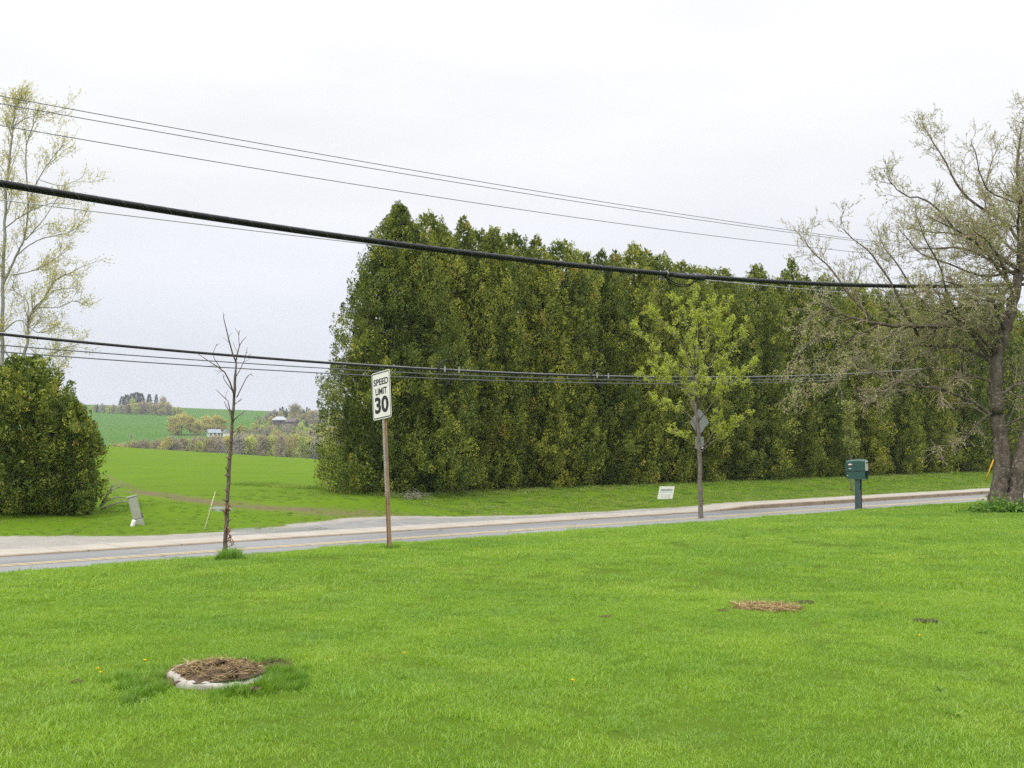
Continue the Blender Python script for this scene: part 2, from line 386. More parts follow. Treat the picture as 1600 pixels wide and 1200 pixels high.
M['asphalt'] = asphalt()
def line_mat():
    n = NT('yellow_road_paint'); co = n.coord()
    w = n.maprange(n.noise(co, 6, 7, .75), .50, .72, 0, 1)
    c = n.mix(w, (.46, .37, .20), (.22, .21, .185)); n.bsdf(c, .8); return n.m
M['line'] = line_mat()
def concrete(name, lo, hi, joints=0.0):
    n = NT(name); co = n.coord()
    a = n.noise(co, 1.2, 6, .65); b = n.noise(co, 24, 5, .7)
    c = n.ramp(a, [(.3, lo), (.7, hi)]); c = n.mix(n.maprange(b, .35, .7, 0, .3), c, [k * .6 for k in lo])
    if joints:
        sep = n.N('ShaderNodeSeparateXYZ'); n.L(co, sep.inputs[0])
        m = n.math('FRACT', n.math('DIVIDE', sep.outputs[0], joints))
        j = n.math('LESS_THAN', m, .018); c = n.mix(n.math('MULTIPLY', j, .75), c, [k * .3 for k in lo])
    n.bsdf(c, .85, 0, .25, b, .25, .01); return n.m
M['walk'] = concrete('sidewalk_concrete', (.29, .262, .225), (.385, .355, .31), 1.5)
M['kerb'] = concrete('kerb_stone', (.19, .145, .10), (.31, .25, .185), 2.4)
M['cover'] = concrete('well_concrete', (.27, .255, .225), (.44, .425, .39))
M['soil'] = plain('bare_soil', (.085, .058, .036), .95, var=.55, scale=22, bump=.8)
M['soil_dark'] = plain('dark_soil', (.06, .046, .033), .95, var=.5, scale=25, bump=.8)
M['straw'] = leaf_mat('dry_straw', [(.1, (.17, .11, .05)), (.5, (.33, .235, .11)), (.9, (.50, .40, .22))], .2, 0)
M['white_paint'] = plain('sign_white', (.66, .655, .62), .45, var=.05, scale=3)
M['black_paint'] = plain('sign_black', (.018, .02, .02), .5, var=.2)
M['galv'] = plain('galvanised_steel', (.36, .38, .38), .5, .6, .15, 20)
def rusty():
    n = NT('rusty_steel'); co = n.coord()
    sep = n.N('ShaderNodeSeparateXYZ'); n.L(co, sep.inputs[0])
    nz = n.noise(co, 9, 7, .7); c = n.ramp(nz, [(.3, (.20, .135, .09)), (.7, (.37, .265, .175))])
    n.bsdf(c, .85, .05, .25, nz, .3, .004); return n.m
M['rust'] = rusty()
def web_metal():                               # galvanised above, rusted towards the ground
    n = NT('weathered_post_face'); co = n.coord()
    sep = n.N('ShaderNodeSeparateXYZ'); n.L(co, sep.inputs[0])
    nz = n.noise(co, 9, 7, .7)
    h = n.math('ADD', sep.outputs[2], n.math('MULTIPLY', n.math('SUBTRACT', nz, .5), .9))
    r = n.ramp(nz, [(.3, (.12, .05, .022)), (.7, (.27, .125, .055))])
    c = n.mix(n.maprange(h, .75, 1.0, 1, 0), n.ramp(nz, [(.3, (.30, .32, .32)), (.7, (.42, .44, .45))]), r)
    n.bsdf(c, .6, .3, .3); return n.m
M['web'] = web_metal()
M['hole'] = plain('post_hole_shade', (.02, .018, .016), .9)
M['sign_back'] = plain('bare_aluminium', (.33, .36, .37), .45, .55, .08, 4)
M['green_plastic'] = plain('green_plastic', (.02, .066, .052), .42, var=.12, scale=5, spec=.4)
M['blue_plastic'] = plain('blue_green_plastic', (.034, .07, .074), .5, var=.12, scale=5)
M['grey_plastic'] = plain('pale_grey_plastic', (.42, .41, .37), .5, var=.08)
M['dark'] = plain('dark_plastic_and_recess_shade', (.008, .012, .014), .8, var=.1)  # dark plastic parts, and the shade painted into the mailbox openings
M['red'] = plain('red_sticker', (.50, .05, .045), .5, var=.1)
M['white'] = plain('white_sticker', (.8, .8, .78), .5, var=.05)
M['wood'] = plain('brown_post_wood', (.24, .17, .115), .8, var=.3, scale=10)
M['pedestal'] = plain('pedestal_grey_green', (.30, .315, .255), .6, var=.14, scale=7)
M['pedestal_dark'] = plain('pedestal_seam', (.12, .13, .11), .7)
M['pale_stake'] = plain('pale_stake', (.52, .48, .31), .6)
M['yellow_plastic'] = plain('yellow_plastic', (.60, .33, .012), .5, var=.1)
M['cable'] = plain('black_cable', (.009, .010, .0115), .5, var=.3, scale=3, spec=.25)
M['wire'] = plain('weathered_wire', (.11, .12, .12), .55, .3, var=.2)
M['steel_wire'] = plain('steel_strand', (.34, .35, .35), .4, .7, var=.1)
M['navy'] = plain('navy_ink', (.02, .025, .09), .5); M['grey_ink'] = plain('grey_ink', (.42, .44, .47), .5); M['aqua_ink'] = plain('aqua_ink', (.30, .55, .62), .5)
M['petal'] = plain('dandelion_petal', (.78, .60, .02), .7, var=.15, scale=60); M['stem'] = plain('green_stem', (.12, .2, .03), .7)
M['wall_white'] = plain('white_clapboard', (.74, .74, .74), .7, var=.05); M['roof_blue'] = plain('blue_grey_roof', (.22, .25, .28), .6); M['wall_red'] = plain('red_brown_siding', (.105, .078, .07), .8)
M['roof_grey'] = plain('pale_metal_roof', (.28, .30, .33), .5); M['glass_far'] = plain('dark_window', (.03, .035, .045), .2)
M['haze'] = None

# ------------------------------------------------------------------ the ground
def grow_axis(lo_fine, hi_fine, step, lo, hi, k):
    a = list(np.arange(lo_fine, hi_fine + 1e-6, step)); s = step
    while a[-1] < hi: s *= k; a.append(min(hi, a[-1] + s))
    b = []; s = step; c = lo_fine
    while c > lo: s *= k; c = max(lo, c - s); b.append(c)
    return np.array(b[::-1] + a)
def sheet(name, T, S, zf, mat, attrs=None):
    TT, SS = np.meshgrid(T, S, indexing='ij'); Z = zf(TT, SS)
    n, m = TT.shape; i = np.arange(n - 1)[:, None] * m; j = np.arange(m - 1)[None, :]
    q = np.stack([i + j, i + m + j, i + m + j + 1, i + j + 1], -1).reshape(-1, 4)
    me = mesh_data(name, np.stack([TT, SS, Z], -1).reshape(-1, 3), [q], [mat], smooth_=True,
                   attrs={k: f(TT, SS).ravel() for k, f in (attrs or {}).items()})
    o = link(name, me); o.rotation_euler = (0, 0, YAW); return struct(o)

TX = grow_axis(-45, 80, .5, -2600, 2600, 1.12)
TN = grow_axis(-45, 80, .4, -500, 600, 1.2)
zero = lambda t, s: np.zeros_like(t)
# bare spots of the lawn: (px, py, radius x, radius y, amount)
bare = [(on_ground(340, 1062), .42, .36), (on_ground(1195, 951), .34, .30), (on_ground(1258, 943), .09, .11), (on_ground(1448, 972), .12, .14),
        (on_ground(945, 965), .06, .08), (on_ground(1130, 955), .08, .09), (on_ground(120, 1070), .05, .05)]
def lawn_dirt(t, s):
    x, y = xy(t, s); d = np.zeros_like(t)
    for c, rx, ry in bare: d = np.maximum(d, 1.1 - .6 * ((x - c.x) ** 2 / rx ** 2 + (y - c.y) ** 2 / ry ** 2))
    return np.clip(d, 0, 1)
lawn = sheet('lawn', TN, np.concatenate([np.arange(-40, -4, 2.), np.arange(-4, S_NEAR + .01, .26)]), lawn_z, M['lawn'], dict(dirt=lawn_dirt, gravel=zero, apron=zero, wet=zero))
road = sheet('road', TN, np.linspace(S_NEAR - .02, S_FAR, 12), lambda t, s: ROAD_Z + .07 * (1 - ((s - 24.8) / 2.8) ** 2), M['asphalt'])
for off in (24.72, 24.96):
    ln = sheet('road_line', TN[(TN > -60) & (TN < 90)], np.linspace(off, off + .13, 3), lambda t, s: ROAD_Z + .074 * (1 - ((s - 24.8) / 2.8) ** 2) + .003, M['line'])
def kerb_mesh():
    T = TN; m = MB(); h = kerb_h(T)
    prof = [(S_FAR, -.08), (S_FAR + .015, None), (S_FAR + .15, None)]
    V = np.stack([np.stack([T, np.full_like(T, S_FAR), np.full_like(T, ROAD_Z - .08)], -1),
                  np.stack([T, np.full_like(T, S_FAR + .012), ROAD_Z + h - .012], -1),
                  np.stack([T, np.full_like(T, S_FAR + .03), ROAD_Z + h], -1),
                  np.stack([T, np.full_like(T, S_FAR + .16), ROAD_Z + h + .004], -1)], 1)
    n = len(T); i = np.arange(n - 1)[:, None] * 4; j = np.arange(3)[None, :]
    m.add(V.reshape(-1, 3), np.stack([i + j, i + 4 + j, i + 5 + j, i + 1 + j], -1).reshape(-1, 4))
    o = m.build('kerb', M['kerb']); o.rotation_euler = (0, 0, YAW); return struct(o)
kerb_mesh()
walk = sheet('sidewalk', TN, np.linspace(S_FAR + .16, S_WALK, 5), lambda t, s: ROAD_Z + kerb_h(t) + .004 + 0 * s, M['walk'])

def px_line(pts):                               # picture points on the ground -> ground polyline
    return [on_ground(*p) for p in pts]
def polydist(x, y, pts):
    d = np.full(x.shape, 1e9)
    for a, b in zip(pts[:-1], pts[1:]):
        ax, ay, bx, by = a.x, a.y, b.x, b.y; L2 = (bx - ax) ** 2 + (by - ay) ** 2
        u = np.clip(((x - ax) * (bx - ax) + (y - ay) * (by - ay)) / L2, 0, 1)
        d = np.minimum(d, np.hypot(x - ax - u * (bx - ax), y - ay - u * (by - ay)))
    return d
track = px_line([(212, 768), (250, 774), (300, 782), (350, 789), (400, 793), (450, 795), (490, 797)])
track2 = px_line([(165, 742), (215, 766), (260, 770), (320, 780), (400, 789), (470, 795)])
GE = [(-40, 34.0)]
for _p in ((0, 837), (120, 838), (250, 836), (345, 831), (420, 825), (480, 816), (545, 809), (605, 806), (700, 807), (850, 804), (900, 801), (960, 798), (1000, 795), (1090, 790)):
    _g = on_ground(*_p); GE.append(tuple(float(v) for v in ts(_g.x, _g.y)))
GE += [(GE[-1][0] + 3, 29.1), (70, 29.05)]
def gravel_edge(t): return np.interp(t, [a for a, _ in GE], [b for _, b in GE])
def f_gravel(t, s): return np.clip(.5 + (gravel_edge(t) - s) * .9, 0, 1)
def f_apron(t, s): return np.clip(.5 + np.minimum(gravel_edge(t) - .7 - s, np.minimum((t - 14) * .25, (34 - t) * .3)) * .6, 0, 1)
def f_dirt(t, s):
    x, y = xy(t, s)
    d = np.maximum(1.0 - polydist(x, y, track) * .8, .74 - polydist(x, y, track2) * .8)
    e = on_ground(545, 803); d = np.maximum(d, .75 - .3 * ((x - e.x) ** 2 / 9 + (y - e.y) ** 2 / 2))
    e = on_ground(640, 777); d = np.maximum(d, .7 - .5 * ((x - e.x) ** 2 / 1 + (y - e.y) ** 2 / 1))
    d = np.maximum(d, .62 - np.abs(s - gravel_edge(t) - .25) * .8)
    hb = .60 - np.abs(s - 37.0) * .45; d = np.maximum(d, np.where(t > 24, hb, 0))
    return np.clip(d, 0, 1)
def f_wet(t, s):
    x, y = xy(t, s); e = on_ground(348, 795); d = .72 - .5 * ((x - e.x) ** 2 / .5 + (y - e.y) ** 2 / 1.0)
    e = on_ground(415, 829); d = np.maximum(d, .9 - .5 * ((x - e.x) ** 2 / 2.6 + (y - e.y) ** 2 / .7))
    e = on_ground(470, 826); d = np.maximum(d, .78 - .5 * ((x - e.x) ** 2 / 2.2 + (y - e.y) ** 2 / .5))
    return np.clip(d, 0, 1)
SA = np.concatenate([np.arange(S_WALK, 60, .3)]); s_, st_ = SA[-1], .3
ext = []
while s_ < 155: st_ *= 1.035; s_ += st_; ext.append(s_)
SF = np.concatenate([SA, ext]); i_split = len(SF) - 1
ext2 = [SF[-1]]
while s_ < 4200: st_ = min(st_ * 1.04, 60); s_ += st_; ext2.append(s_)
sheet('field', TX, SF, field_z, M['field'], dict(dirt=f_dirt, gravel=f_gravel, apron=f_apron, wet=f_wet))
sheet('hills', TX, np.array(ext2), field_z, M['hill'])

# ------------------------------------------------------------------ foliage and branch helpers
def leaves(mb, pos, dirs, length, width, rng, rnd, spread=.6, mat=0, fold=.0):
    """one diamond face per leaf"""
    n = len(pos); d = np.asarray(dirs) + rng.normal(0, spread, (n, 3)); d /= np.linalg.norm(d, axis=1)[:, None] + 1e-9
    r = rng.normal(0, 1, (n, 3)); sd = np.cross(d, r); sd /= np.linalg.norm(sd, axis=1)[:, None] + 1e-9
    L = (length * rng.uniform(.7, 1.3, n))[:, None]; W = (width * rng.uniform(.7, 1.3, n))[:, None]
    p = np.asarray(pos)
    V = np.stack([p, p + d * L * .5 + sd * W * .5, p + d * L, p + d * L * .5 - sd * W * .5], 1).reshape(-1, 3)
    mb.add(V, np.arange(4 * n).reshape(-1, 4), np.clip(rnd, 0, 1), mat)

def cat(pts, n):                                # smooth curve through points
    p = np.asarray(pts, float)
    if len(p) < 3:
        u = np.linspace(0, 1, n)[:, None]; return p[0] * (1 - u) + p[-1] * u
    q = np.vstack([2 * p[0] - p[1], p, 2 * p[-1] - p[-2]]); seg = len(p) - 1
    out = []
    for u in np.linspace(0, seg - 1e-6, n):
        i = int(u); f = u - i; a, b, c, d = q[i], q[i + 1], q[i + 2], q[i + 3]
        out.append(.5 * (2 * b + (c - a) * f + (2 * a - 5 * b + 4 * c - d) * f * f + (3 * b - a - 3 * c + d) * f ** 3))
    return np.array(out)

def grow(mb, lv, p, d, L, r, level, S, rng):
    """a twig with its side twigs; lv collects (position, direction) of leaves"""
    n = 5 if level > 0 else 4
    pts = [np.array(p, float)]; d = np.array(d, float); seg = L / (n - 1)
    for i in range(n - 1):
        d = d + rng.normal(0, S['wiggle'], 3) + np.array([0, 0, S['tropism'][min(level, len(S['tropism']) - 1)]])
        d /= np.linalg.norm(d); pts.append(pts[-1] + d * seg)
    pts = np.array(pts); rr = np.linspace(r, max(r * .45, S['rmin']), n)
    mb.tube(pts, rr, 5 if r > .012 else 3, cap=False, mat=1 if r < .016 else 0)
    if level <= S['leaf_level']:
        k = max(1, int(L * S['leaf_density'])) ; us = rng.uniform(S.get('leaf_from', .15), 1, k) * (n - 1.001)
        for u in us:
            i = int(u); lv.append(np.concatenate([pts[i] * (1 - u + i) + pts[i + 1] * (u - i), pts[i + 1] - pts[i]]))
    if level > 0:
        k = rng.poisson(L * S['kids'][level])
        for u in rng.uniform(.2, 1, k) * (n - 1.001):
            i = int(u); q = pts[i] * (1 - u + i) + pts[i + 1] * (u - i); tg = pts[i + 1] - pts[i]; tg /= np.linalg.norm(tg)
            side = np.cross(tg, rng.normal(0, 1, 3)); side /= np.linalg.norm(side) + 1e-9
            ang = rng.uniform(*S['angle']); nd = tg * math.cos(ang) + side * math.sin(ang)
            grow(mb, lv, q, nd, L * rng.uniform(*S['ratio']) * (1 - .35 * u / n), max(r * .55, S['rmin']), level - 1, S, rng)

def branch(mb, lv, pts, r0, r1, S, rng, level=2, per_m=2.0, tl=(.5, 1.0), start=.15, sides=8, n=None, knobs=0, jit=.012):
    L = np.linalg.norm(np.diff(np.asarray(pts), axis=0), axis=1).sum()
    n = n or max(6, int(L / .22)); c = cat(pts, n)
    c[1:-1] += rng.normal(0, min(jit, r0 * .25), (n - 2, 3))
    rr = r1 + (r0 - r1) * (1 - np.linspace(0, 1, n)) ** .8
    rr = rr * (1 + rng.normal(0, .05 + knobs, n).clip(-.12, .3))
    mb.tube(c, rr, sides, cap=True)
    for u in rng.uniform(start, 1, rng.poisson(L * per_m)) * (n - 1.001):
        i = int(u); q = c[i] * (1 - u + i) + c[i + 1] * (u - i); tg = c[i + 1] - c[i]; tg /= np.linalg.norm(tg) + 1e-9
        side = np.cross(tg, rng.normal(0, 1, 3)); side /= np.linalg.norm(side) + 1e-9
        ang = rng.uniform(*S['angle']); nd = tg * math.cos(ang) + side * math.sin(ang) + np.array([0, 0, S.get('lift', 0)])
        nd /= np.linalg.norm(nd)
        grow(mb, lv, q, nd, rng.uniform(*tl) * (1 - .4 * u / n), max(rr[i] * .35, S['rmin'] * 1.6) if rr[i] < .06 else max(.012, S['rmin'] * 2), level, S, rng)
    return c

def px_guide(pts, Y, rng, spread=.6, start_dy=0.0, slope=None):
    """limb seen at these picture points, given its own depth: it runs towards or away from the viewer as it goes out"""
    k = rng.uniform(-spread, spread) if slope is None else slope
    base = np.array([P(px, py, Y) for px, py in pts]); L = np.concatenate([[0], np.cumsum(np.linalg.norm(np.diff(base, axis=0), axis=1))])
    return np.array([P(px, py, Y + start_dy + k * l) for (px, py), l in zip(pts, L)])

# ------------------------------------------------------------------ arborvitae
def cedar_profile(h, H, R0, taper=3.4, power=.85, flat=.92):
    r = R0 * np.minimum(1, np.maximum((H - h) / taper, 0) ** power)
    return r * np.interp(h / H, [0, .06, .2, .55, 1], [.82, .97, 1.0, flat, flat * .9])
def cedar_crown(name, H, R0, n_pl, rng, prof, leaf=56, plume=.55, leaflen=.10, mat='cedar', low=.15, gaps=0, ridge=.12):
    """flame-shaped sprays packed over an uneven conical surface; every spray is a shell of scale leaves that face outwards"""
    mb = MB(); hs = np.linspace(low, H - .1, 400); w = prof(hs) + .16; cdf = np.cumsum(w) / w.sum()
    h = np.interp(rng.uniform(0, 1, n_pl), cdf, hs); th = rng.uniform(0, 2 * math.pi, n_pl); f1, f2, f3 = rng.uniform(0, 6.28, 3)
    lob = 1 + ridge * np.sin(4 * th + .8 * np.sin(.9 * h + f1) + f2) + .07 * np.sin(7 * th + 1.9 * h + f3) * np.sin(2.3 * h) + .05 * np.sin(3.1 * h + 2 * th)
    Rp = prof(h) * lob; dep = rng.uniform(0, 1, n_pl) ** 1.15
    for _ in range(gaps):                       # hollows where a limb is missing
        g, gh, gw = rng.uniform(0, 6.28), rng.uniform(.3, H * .6), rng.uniform(.25, .5)
        near = (np.abs((th - g + math.pi) % (2 * math.pi) - math.pi) < gw) & (np.abs(h - gh) < rng.uniform(.4, .9)); dep = np.where(near, .8 + .2 * dep, dep)
    Rr = Rp * (1.07 - .50 * dep); slim = np.clip(prof(h) / 1.1, .45, 1)
    c = np.stack([np.cos(th) * Rr, np.sin(th) * Rr, h], -1)
    ax = np.stack([np.cos(th), np.sin(th), 0 * th], -1) * (.62 - .42 * np.clip(h / H, 0, 1))[:, None] * slim[:, None] + np.array([0, 0, 1.0]) + rng.normal(0, .22, (n_pl, 3)); ax /= np.linalg.norm(ax, axis=1)[:, None]
    PL = plume * rng.uniform(.55, 1.35, n_pl) * (.55 + .45 * slim)
    n = n_pl * leaf; A = np.repeat(ax, leaf, 0); L = np.repeat(PL, leaf); k = rng.uniform(0, 1, n)
    rd = np.cross(A, rng.normal(0, 1, (n, 3))); rd /= np.linalg.norm(rd, axis=1)[:, None] + 1e-9
    wid = L * .36 * np.sin(np.clip(k * .82 + .18, 0, 1) * math.pi) ** .8 * rng.uniform(.65, 1.1, n)
    pos = np.repeat(c, leaf, 0) + A * (L * (k - .5))[:, None] + rd * wid[:, None]; pos[:, 2] = np.maximum(pos[:, 2], .02)
    d = A * .75 + rd * .55 + rng.normal(0, .28, (n, 3)); d /= np.linalg.norm(d, axis=1)[:, None]
    nr = rd + A * .35 + rng.normal(0, .35, (n, 3)); sd = np.cross(d, nr); sd /= np.linalg.norm(sd, axis=1)[:, None] + 1e-9
    LL = (leaflen * rng.uniform(.6, 1.35, n))[:, None]; W = LL * .46
    V = np.stack([pos - d * LL * .4, pos + sd * W * .5, pos + d * LL * .6, pos - sd * W * .5], 1).reshape(-1, 3)
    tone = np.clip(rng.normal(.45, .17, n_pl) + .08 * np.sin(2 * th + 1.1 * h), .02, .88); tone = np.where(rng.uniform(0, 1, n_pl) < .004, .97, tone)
    mb.add(V, np.arange(4 * n).reshape(-1, 4), np.clip(np.repeat(tone, leaf) + rng.normal(0, .07, n), 0, 1))
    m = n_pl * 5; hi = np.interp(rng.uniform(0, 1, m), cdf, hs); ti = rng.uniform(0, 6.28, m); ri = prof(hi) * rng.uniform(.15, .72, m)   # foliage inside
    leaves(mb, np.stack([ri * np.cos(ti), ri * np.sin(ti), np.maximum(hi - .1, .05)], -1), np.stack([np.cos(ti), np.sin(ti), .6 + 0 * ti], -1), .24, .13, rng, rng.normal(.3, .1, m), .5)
    return mb.data(name, [M[mat]])
def cedar_trunk(name, H, rng, r=.13):
    mb = MB(); lv = []
    z = np.linspace(-.2, H * .93, 10); pts = np.stack([rng.normal(0, .04, 10), rng.normal(0, .04, 10), z], -1)
    mb.tube(pts, np.linspace(r, .015, 10), 7)
    for k in range(26):
        h = rng.uniform(.2, H * .6); a = rng.uniform(0, 6.28); l = rng.uniform(.7, 1.2)
        mb.tube([[0, 0, h], [math.cos(a) * l * .6, math.sin(a) * l * .6, h + .12], [math.cos(a) * l, math.sin(a) * l, h + .4]], [.03, .02, .008], 4)
    return mb.data(name, [M['bark_cedar']])

def build_hedge():
    rng = np.random.default_rng(11); variants = []
    for k in range(6):
        H = 11.6; R0 = 1.78
        prof = lambda h, H=H, R0=R0, k=k: cedar_profile(h, H, R0, [2.4, 3.0, 2.0, 2.7, 2.3, 3.3][k], [.74, .82, .68, .78, .70, .86][k])
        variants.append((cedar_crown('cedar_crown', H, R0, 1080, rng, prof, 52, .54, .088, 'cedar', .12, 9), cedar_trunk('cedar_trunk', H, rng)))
    # picture positions of the tips that stand out, then even spacing
    tips = [(668, 331), (690, 352), (722, 338), (748, 352), (772, 356), (800, 357), (838, 371), (862, 392), (879, 374), (915, 390), (940, 392), (962, 386), (992, 381),
            (1013, 383), (1035, 395), (1066, 402), (1085, 414), (1108, 412), (1133, 420), (1158, 431), (1186, 414), (1215, 428), (1240, 406), (1262, 424), (1290, 428),
            (1318, 437), (1345, 441), (1372, 446), (1400, 452), (1428, 452), (1455, 458), (1482, 462), (1510, 466), (1538, 470), (1566, 474), (1594, 478), (1625, 480), (1655, 484)]
    first = None
    for i, (px, py) in enumerate(tips):
        s = 38.0 + (.75 if i % 2 else -.1) + rng.uniform(-.2, .2); x, y = at_s(px, s); z = gz(x, y)
        top = P(px, py + (5 if i % 2 and i > 2 else 0), y).z; H = top - z
        me, tr = variants[int(rng.integers(0, 6))]
        o = thing('arborvitae', 'dark green arborvitae, %s tree from the left end of the tall hedge' % ordinal(i + 2), 'tree', (x, y, z), rng.uniform(0, 6.28), 'arborvitae trees of the tall hedge')
        o.scale = (1.0 * rng.uniform(.92, 1.1), 1.0 * rng.uniform(.92, 1.1), H / 11.55)
        link('trunk', tr, o); link('crown', me, o)
    # the broad end tree
    rng = np.random.default_rng(5); x, y = at_s(622, 38.2); z = gz(x, y); H = P(625, 316, y).z - z
    prof = lambda h: np.interp(h / H, [0, .04, .15, .3, .45, .62, .78, .87, .93, .965, 1], [2.65, 3.15, 3.4, 3.2, 2.9, 2.35, 1.65, 1.1, .62, .3, .03])
    o = thing('arborvitae', 'tallest and broadest arborvitae, standing at the left end of the tall hedge', 'tree', (x, y, z), 0, 'arborvitae trees of the tall hedge')
    link('trunk', cedar_trunk('cedar_trunk', H, rng, .2), o)
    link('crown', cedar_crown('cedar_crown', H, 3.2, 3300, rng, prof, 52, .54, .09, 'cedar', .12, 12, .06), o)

def build_bushes():
    rng = np.random.default_rng(8)
    for px, s, top, prof_r, B, lab in (
        (8, 37.6, 552, 2.0, 1000, 'taller rounded cedar bush at the left edge of the photo, below the pale poplar'),
        (97, 37.2, 624, 1.0, 460, 'shorter cedar bush right against the taller one, beside the leaning grey pedestal'),
        (-130, 38.5, 540, 2.4, 700, 'cedar bush mostly outside the left edge, behind the taller rounded bush')):
        if px > 0: _f = on_ground(px, 806); x, y = _f.x, _f.y + prof_r * .55
        else: x, y = at_s(px, s)
        z = gz(x, y); H = P(px, top, y).z - z
        prof = lambda h, H=H, r=prof_r: np.interp(h / H, [0, .05, .25, .5, .7, .85, .94, 1], np.array([.75, .92, 1.0, .95, .80, .58, .34, .05]) * r)
        o = thing('cedar_bush', lab, 'bush', (x, y, z), 0, 'cedar bushes left of the field')
        link('trunk', cedar_trunk('bush_trunk', H, rng, .12), o)
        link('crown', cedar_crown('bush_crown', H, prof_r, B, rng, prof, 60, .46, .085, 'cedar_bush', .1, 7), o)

# ------------------------------------------------------------------ the trees
def finish_tree(o, wood, lv, leafsize, width, leafmat, barkmat, rng, per=1, spread=.8, jitter=.02, base=(0, 0, 0)):
    link('trunk', wood.data('trunk', [M[barkmat], M['twig_' + barkmat[5:]]], True, base), o)
    if lv:
        a = np.array(lv); a = np.repeat(a, per, 0); pos = a[:, :3] + rng.normal(0, jitter, (len(a), 3))
        d = a[:, 3:] / (np.linalg.norm(a[:, 3:], axis=1)[:, None] + 1e-9)
        mb = MB(); leaves(mb, pos, d, leafsize, width, rng, rng.normal(.5, .2, len(a)), spread)
        link('crown', mb.data('crown', [M[leafmat]], False, base), o)

def build_dead_sapling():
    rng = np.random.default_rng(3); Y = 16.4
    base = on_ground(350, 873); Y = base.y
    S = dict(wiggle=.16, tropism=[.03, .05], rmin=.0026, leaf_level=-1, leaf_density=0, kids=[0, 1.5, 2.0], angle=(.5, 1.1), ratio=(.35, .6))
    mb = MB(); lv = []
    main = [(349.8, 880), (353.0, 827), (359.2, 717), (364.3, 643), (369, 566)]
    branch(mb, lv, px_guide(main, Y, rng, 0, 0, 0.02), .038, .014, S, rng, 1, .8, (.06, .2),   .25, 9, 30, .03, .003)
    for pts, r0 in [([(369, 566), (362.7, 552), (355, 522), (350, 500), (349, 492)], .02), ([(369, 563), (372, 548), (375.5, 537), (385, 526)], .019), ([(374, 540), (373, 528), (374, 517)], .009),
                    ([(367, 621), (357, 592), (346, 577), (326, 564.5), (308, 552)], .022), ([(346, 577), (333, 555), (339, 537)], .010), ([(366, 614), (352, 596), (348, 584)], .012),
                    ([(370, 621), (379, 603), (386.5, 588), (394, 584)], .013), ([(369, 588), (377, 574), (383, 559), (386.5, 543)], .012), ([(383, 560), (392, 553)], .007),
                    ([(365, 660), (358, 636), (354.6, 625), (337, 608.5)], .017), ([(364, 664), (357, 640), (350, 628)], .009), ([(366, 632), (379, 623)], .012), ([(365.6, 656), (383, 641.5)], .013),
                    ([(364.5, 676), (379, 663.5)], .012), ([(361, 697), (370, 689)], .008)]:
        branch(mb, lv, px_guide(pts, Y, rng, .55), r0 * .62, .0035, S, rng, 1, 4.0, (.05, .22), .3, 6)
    for py in (643, 690, 717, 745, 768, 783, 800, 815, 832, 847):      # stubs and knots of lost twigs
        px = np.interp(py, [m[1] for m in main[::-1]], [m[0] for m in main[::-1]])
        a = rng.choice([-1, 1]); q = P(px, py, Y)
        mb.tube([q, q + Vector((a * .07, rng.uniform(-.05, .05), .03))], [.016, .009], 5)
    o = thing('bare_sapling', 'leafless young dead tree with torn bark, left of the speed limit sign', 'tree', base)
    link('trunk', mb.data('trunk', [M['bark_dead']], True, base), o)
    for spot in (((355, 790, .05), (353, 798, .03), (357, 786, .03)), ((352, 824, .035), (360, 838, .05), (359, 828, .035), (361, 846, .03))):
        tb = MB()
        for px, py, w in spot:
            q = np.array(P(px, py, Y - .045))
            for k in range(3):
                c = q + np.array([0, .02, 0]) + rng.normal(0, .012, 3); tb.tube([c, c + np.array([rng.normal(0, .03), -.015, -.045]), c + np.array([rng.normal(0, .04), -.02, -.08])], [w * .3, w * .25, w * .08], 5)
        link('torn_bark', tb.data('torn_bark', [M['bark_torn']], True, base), o)

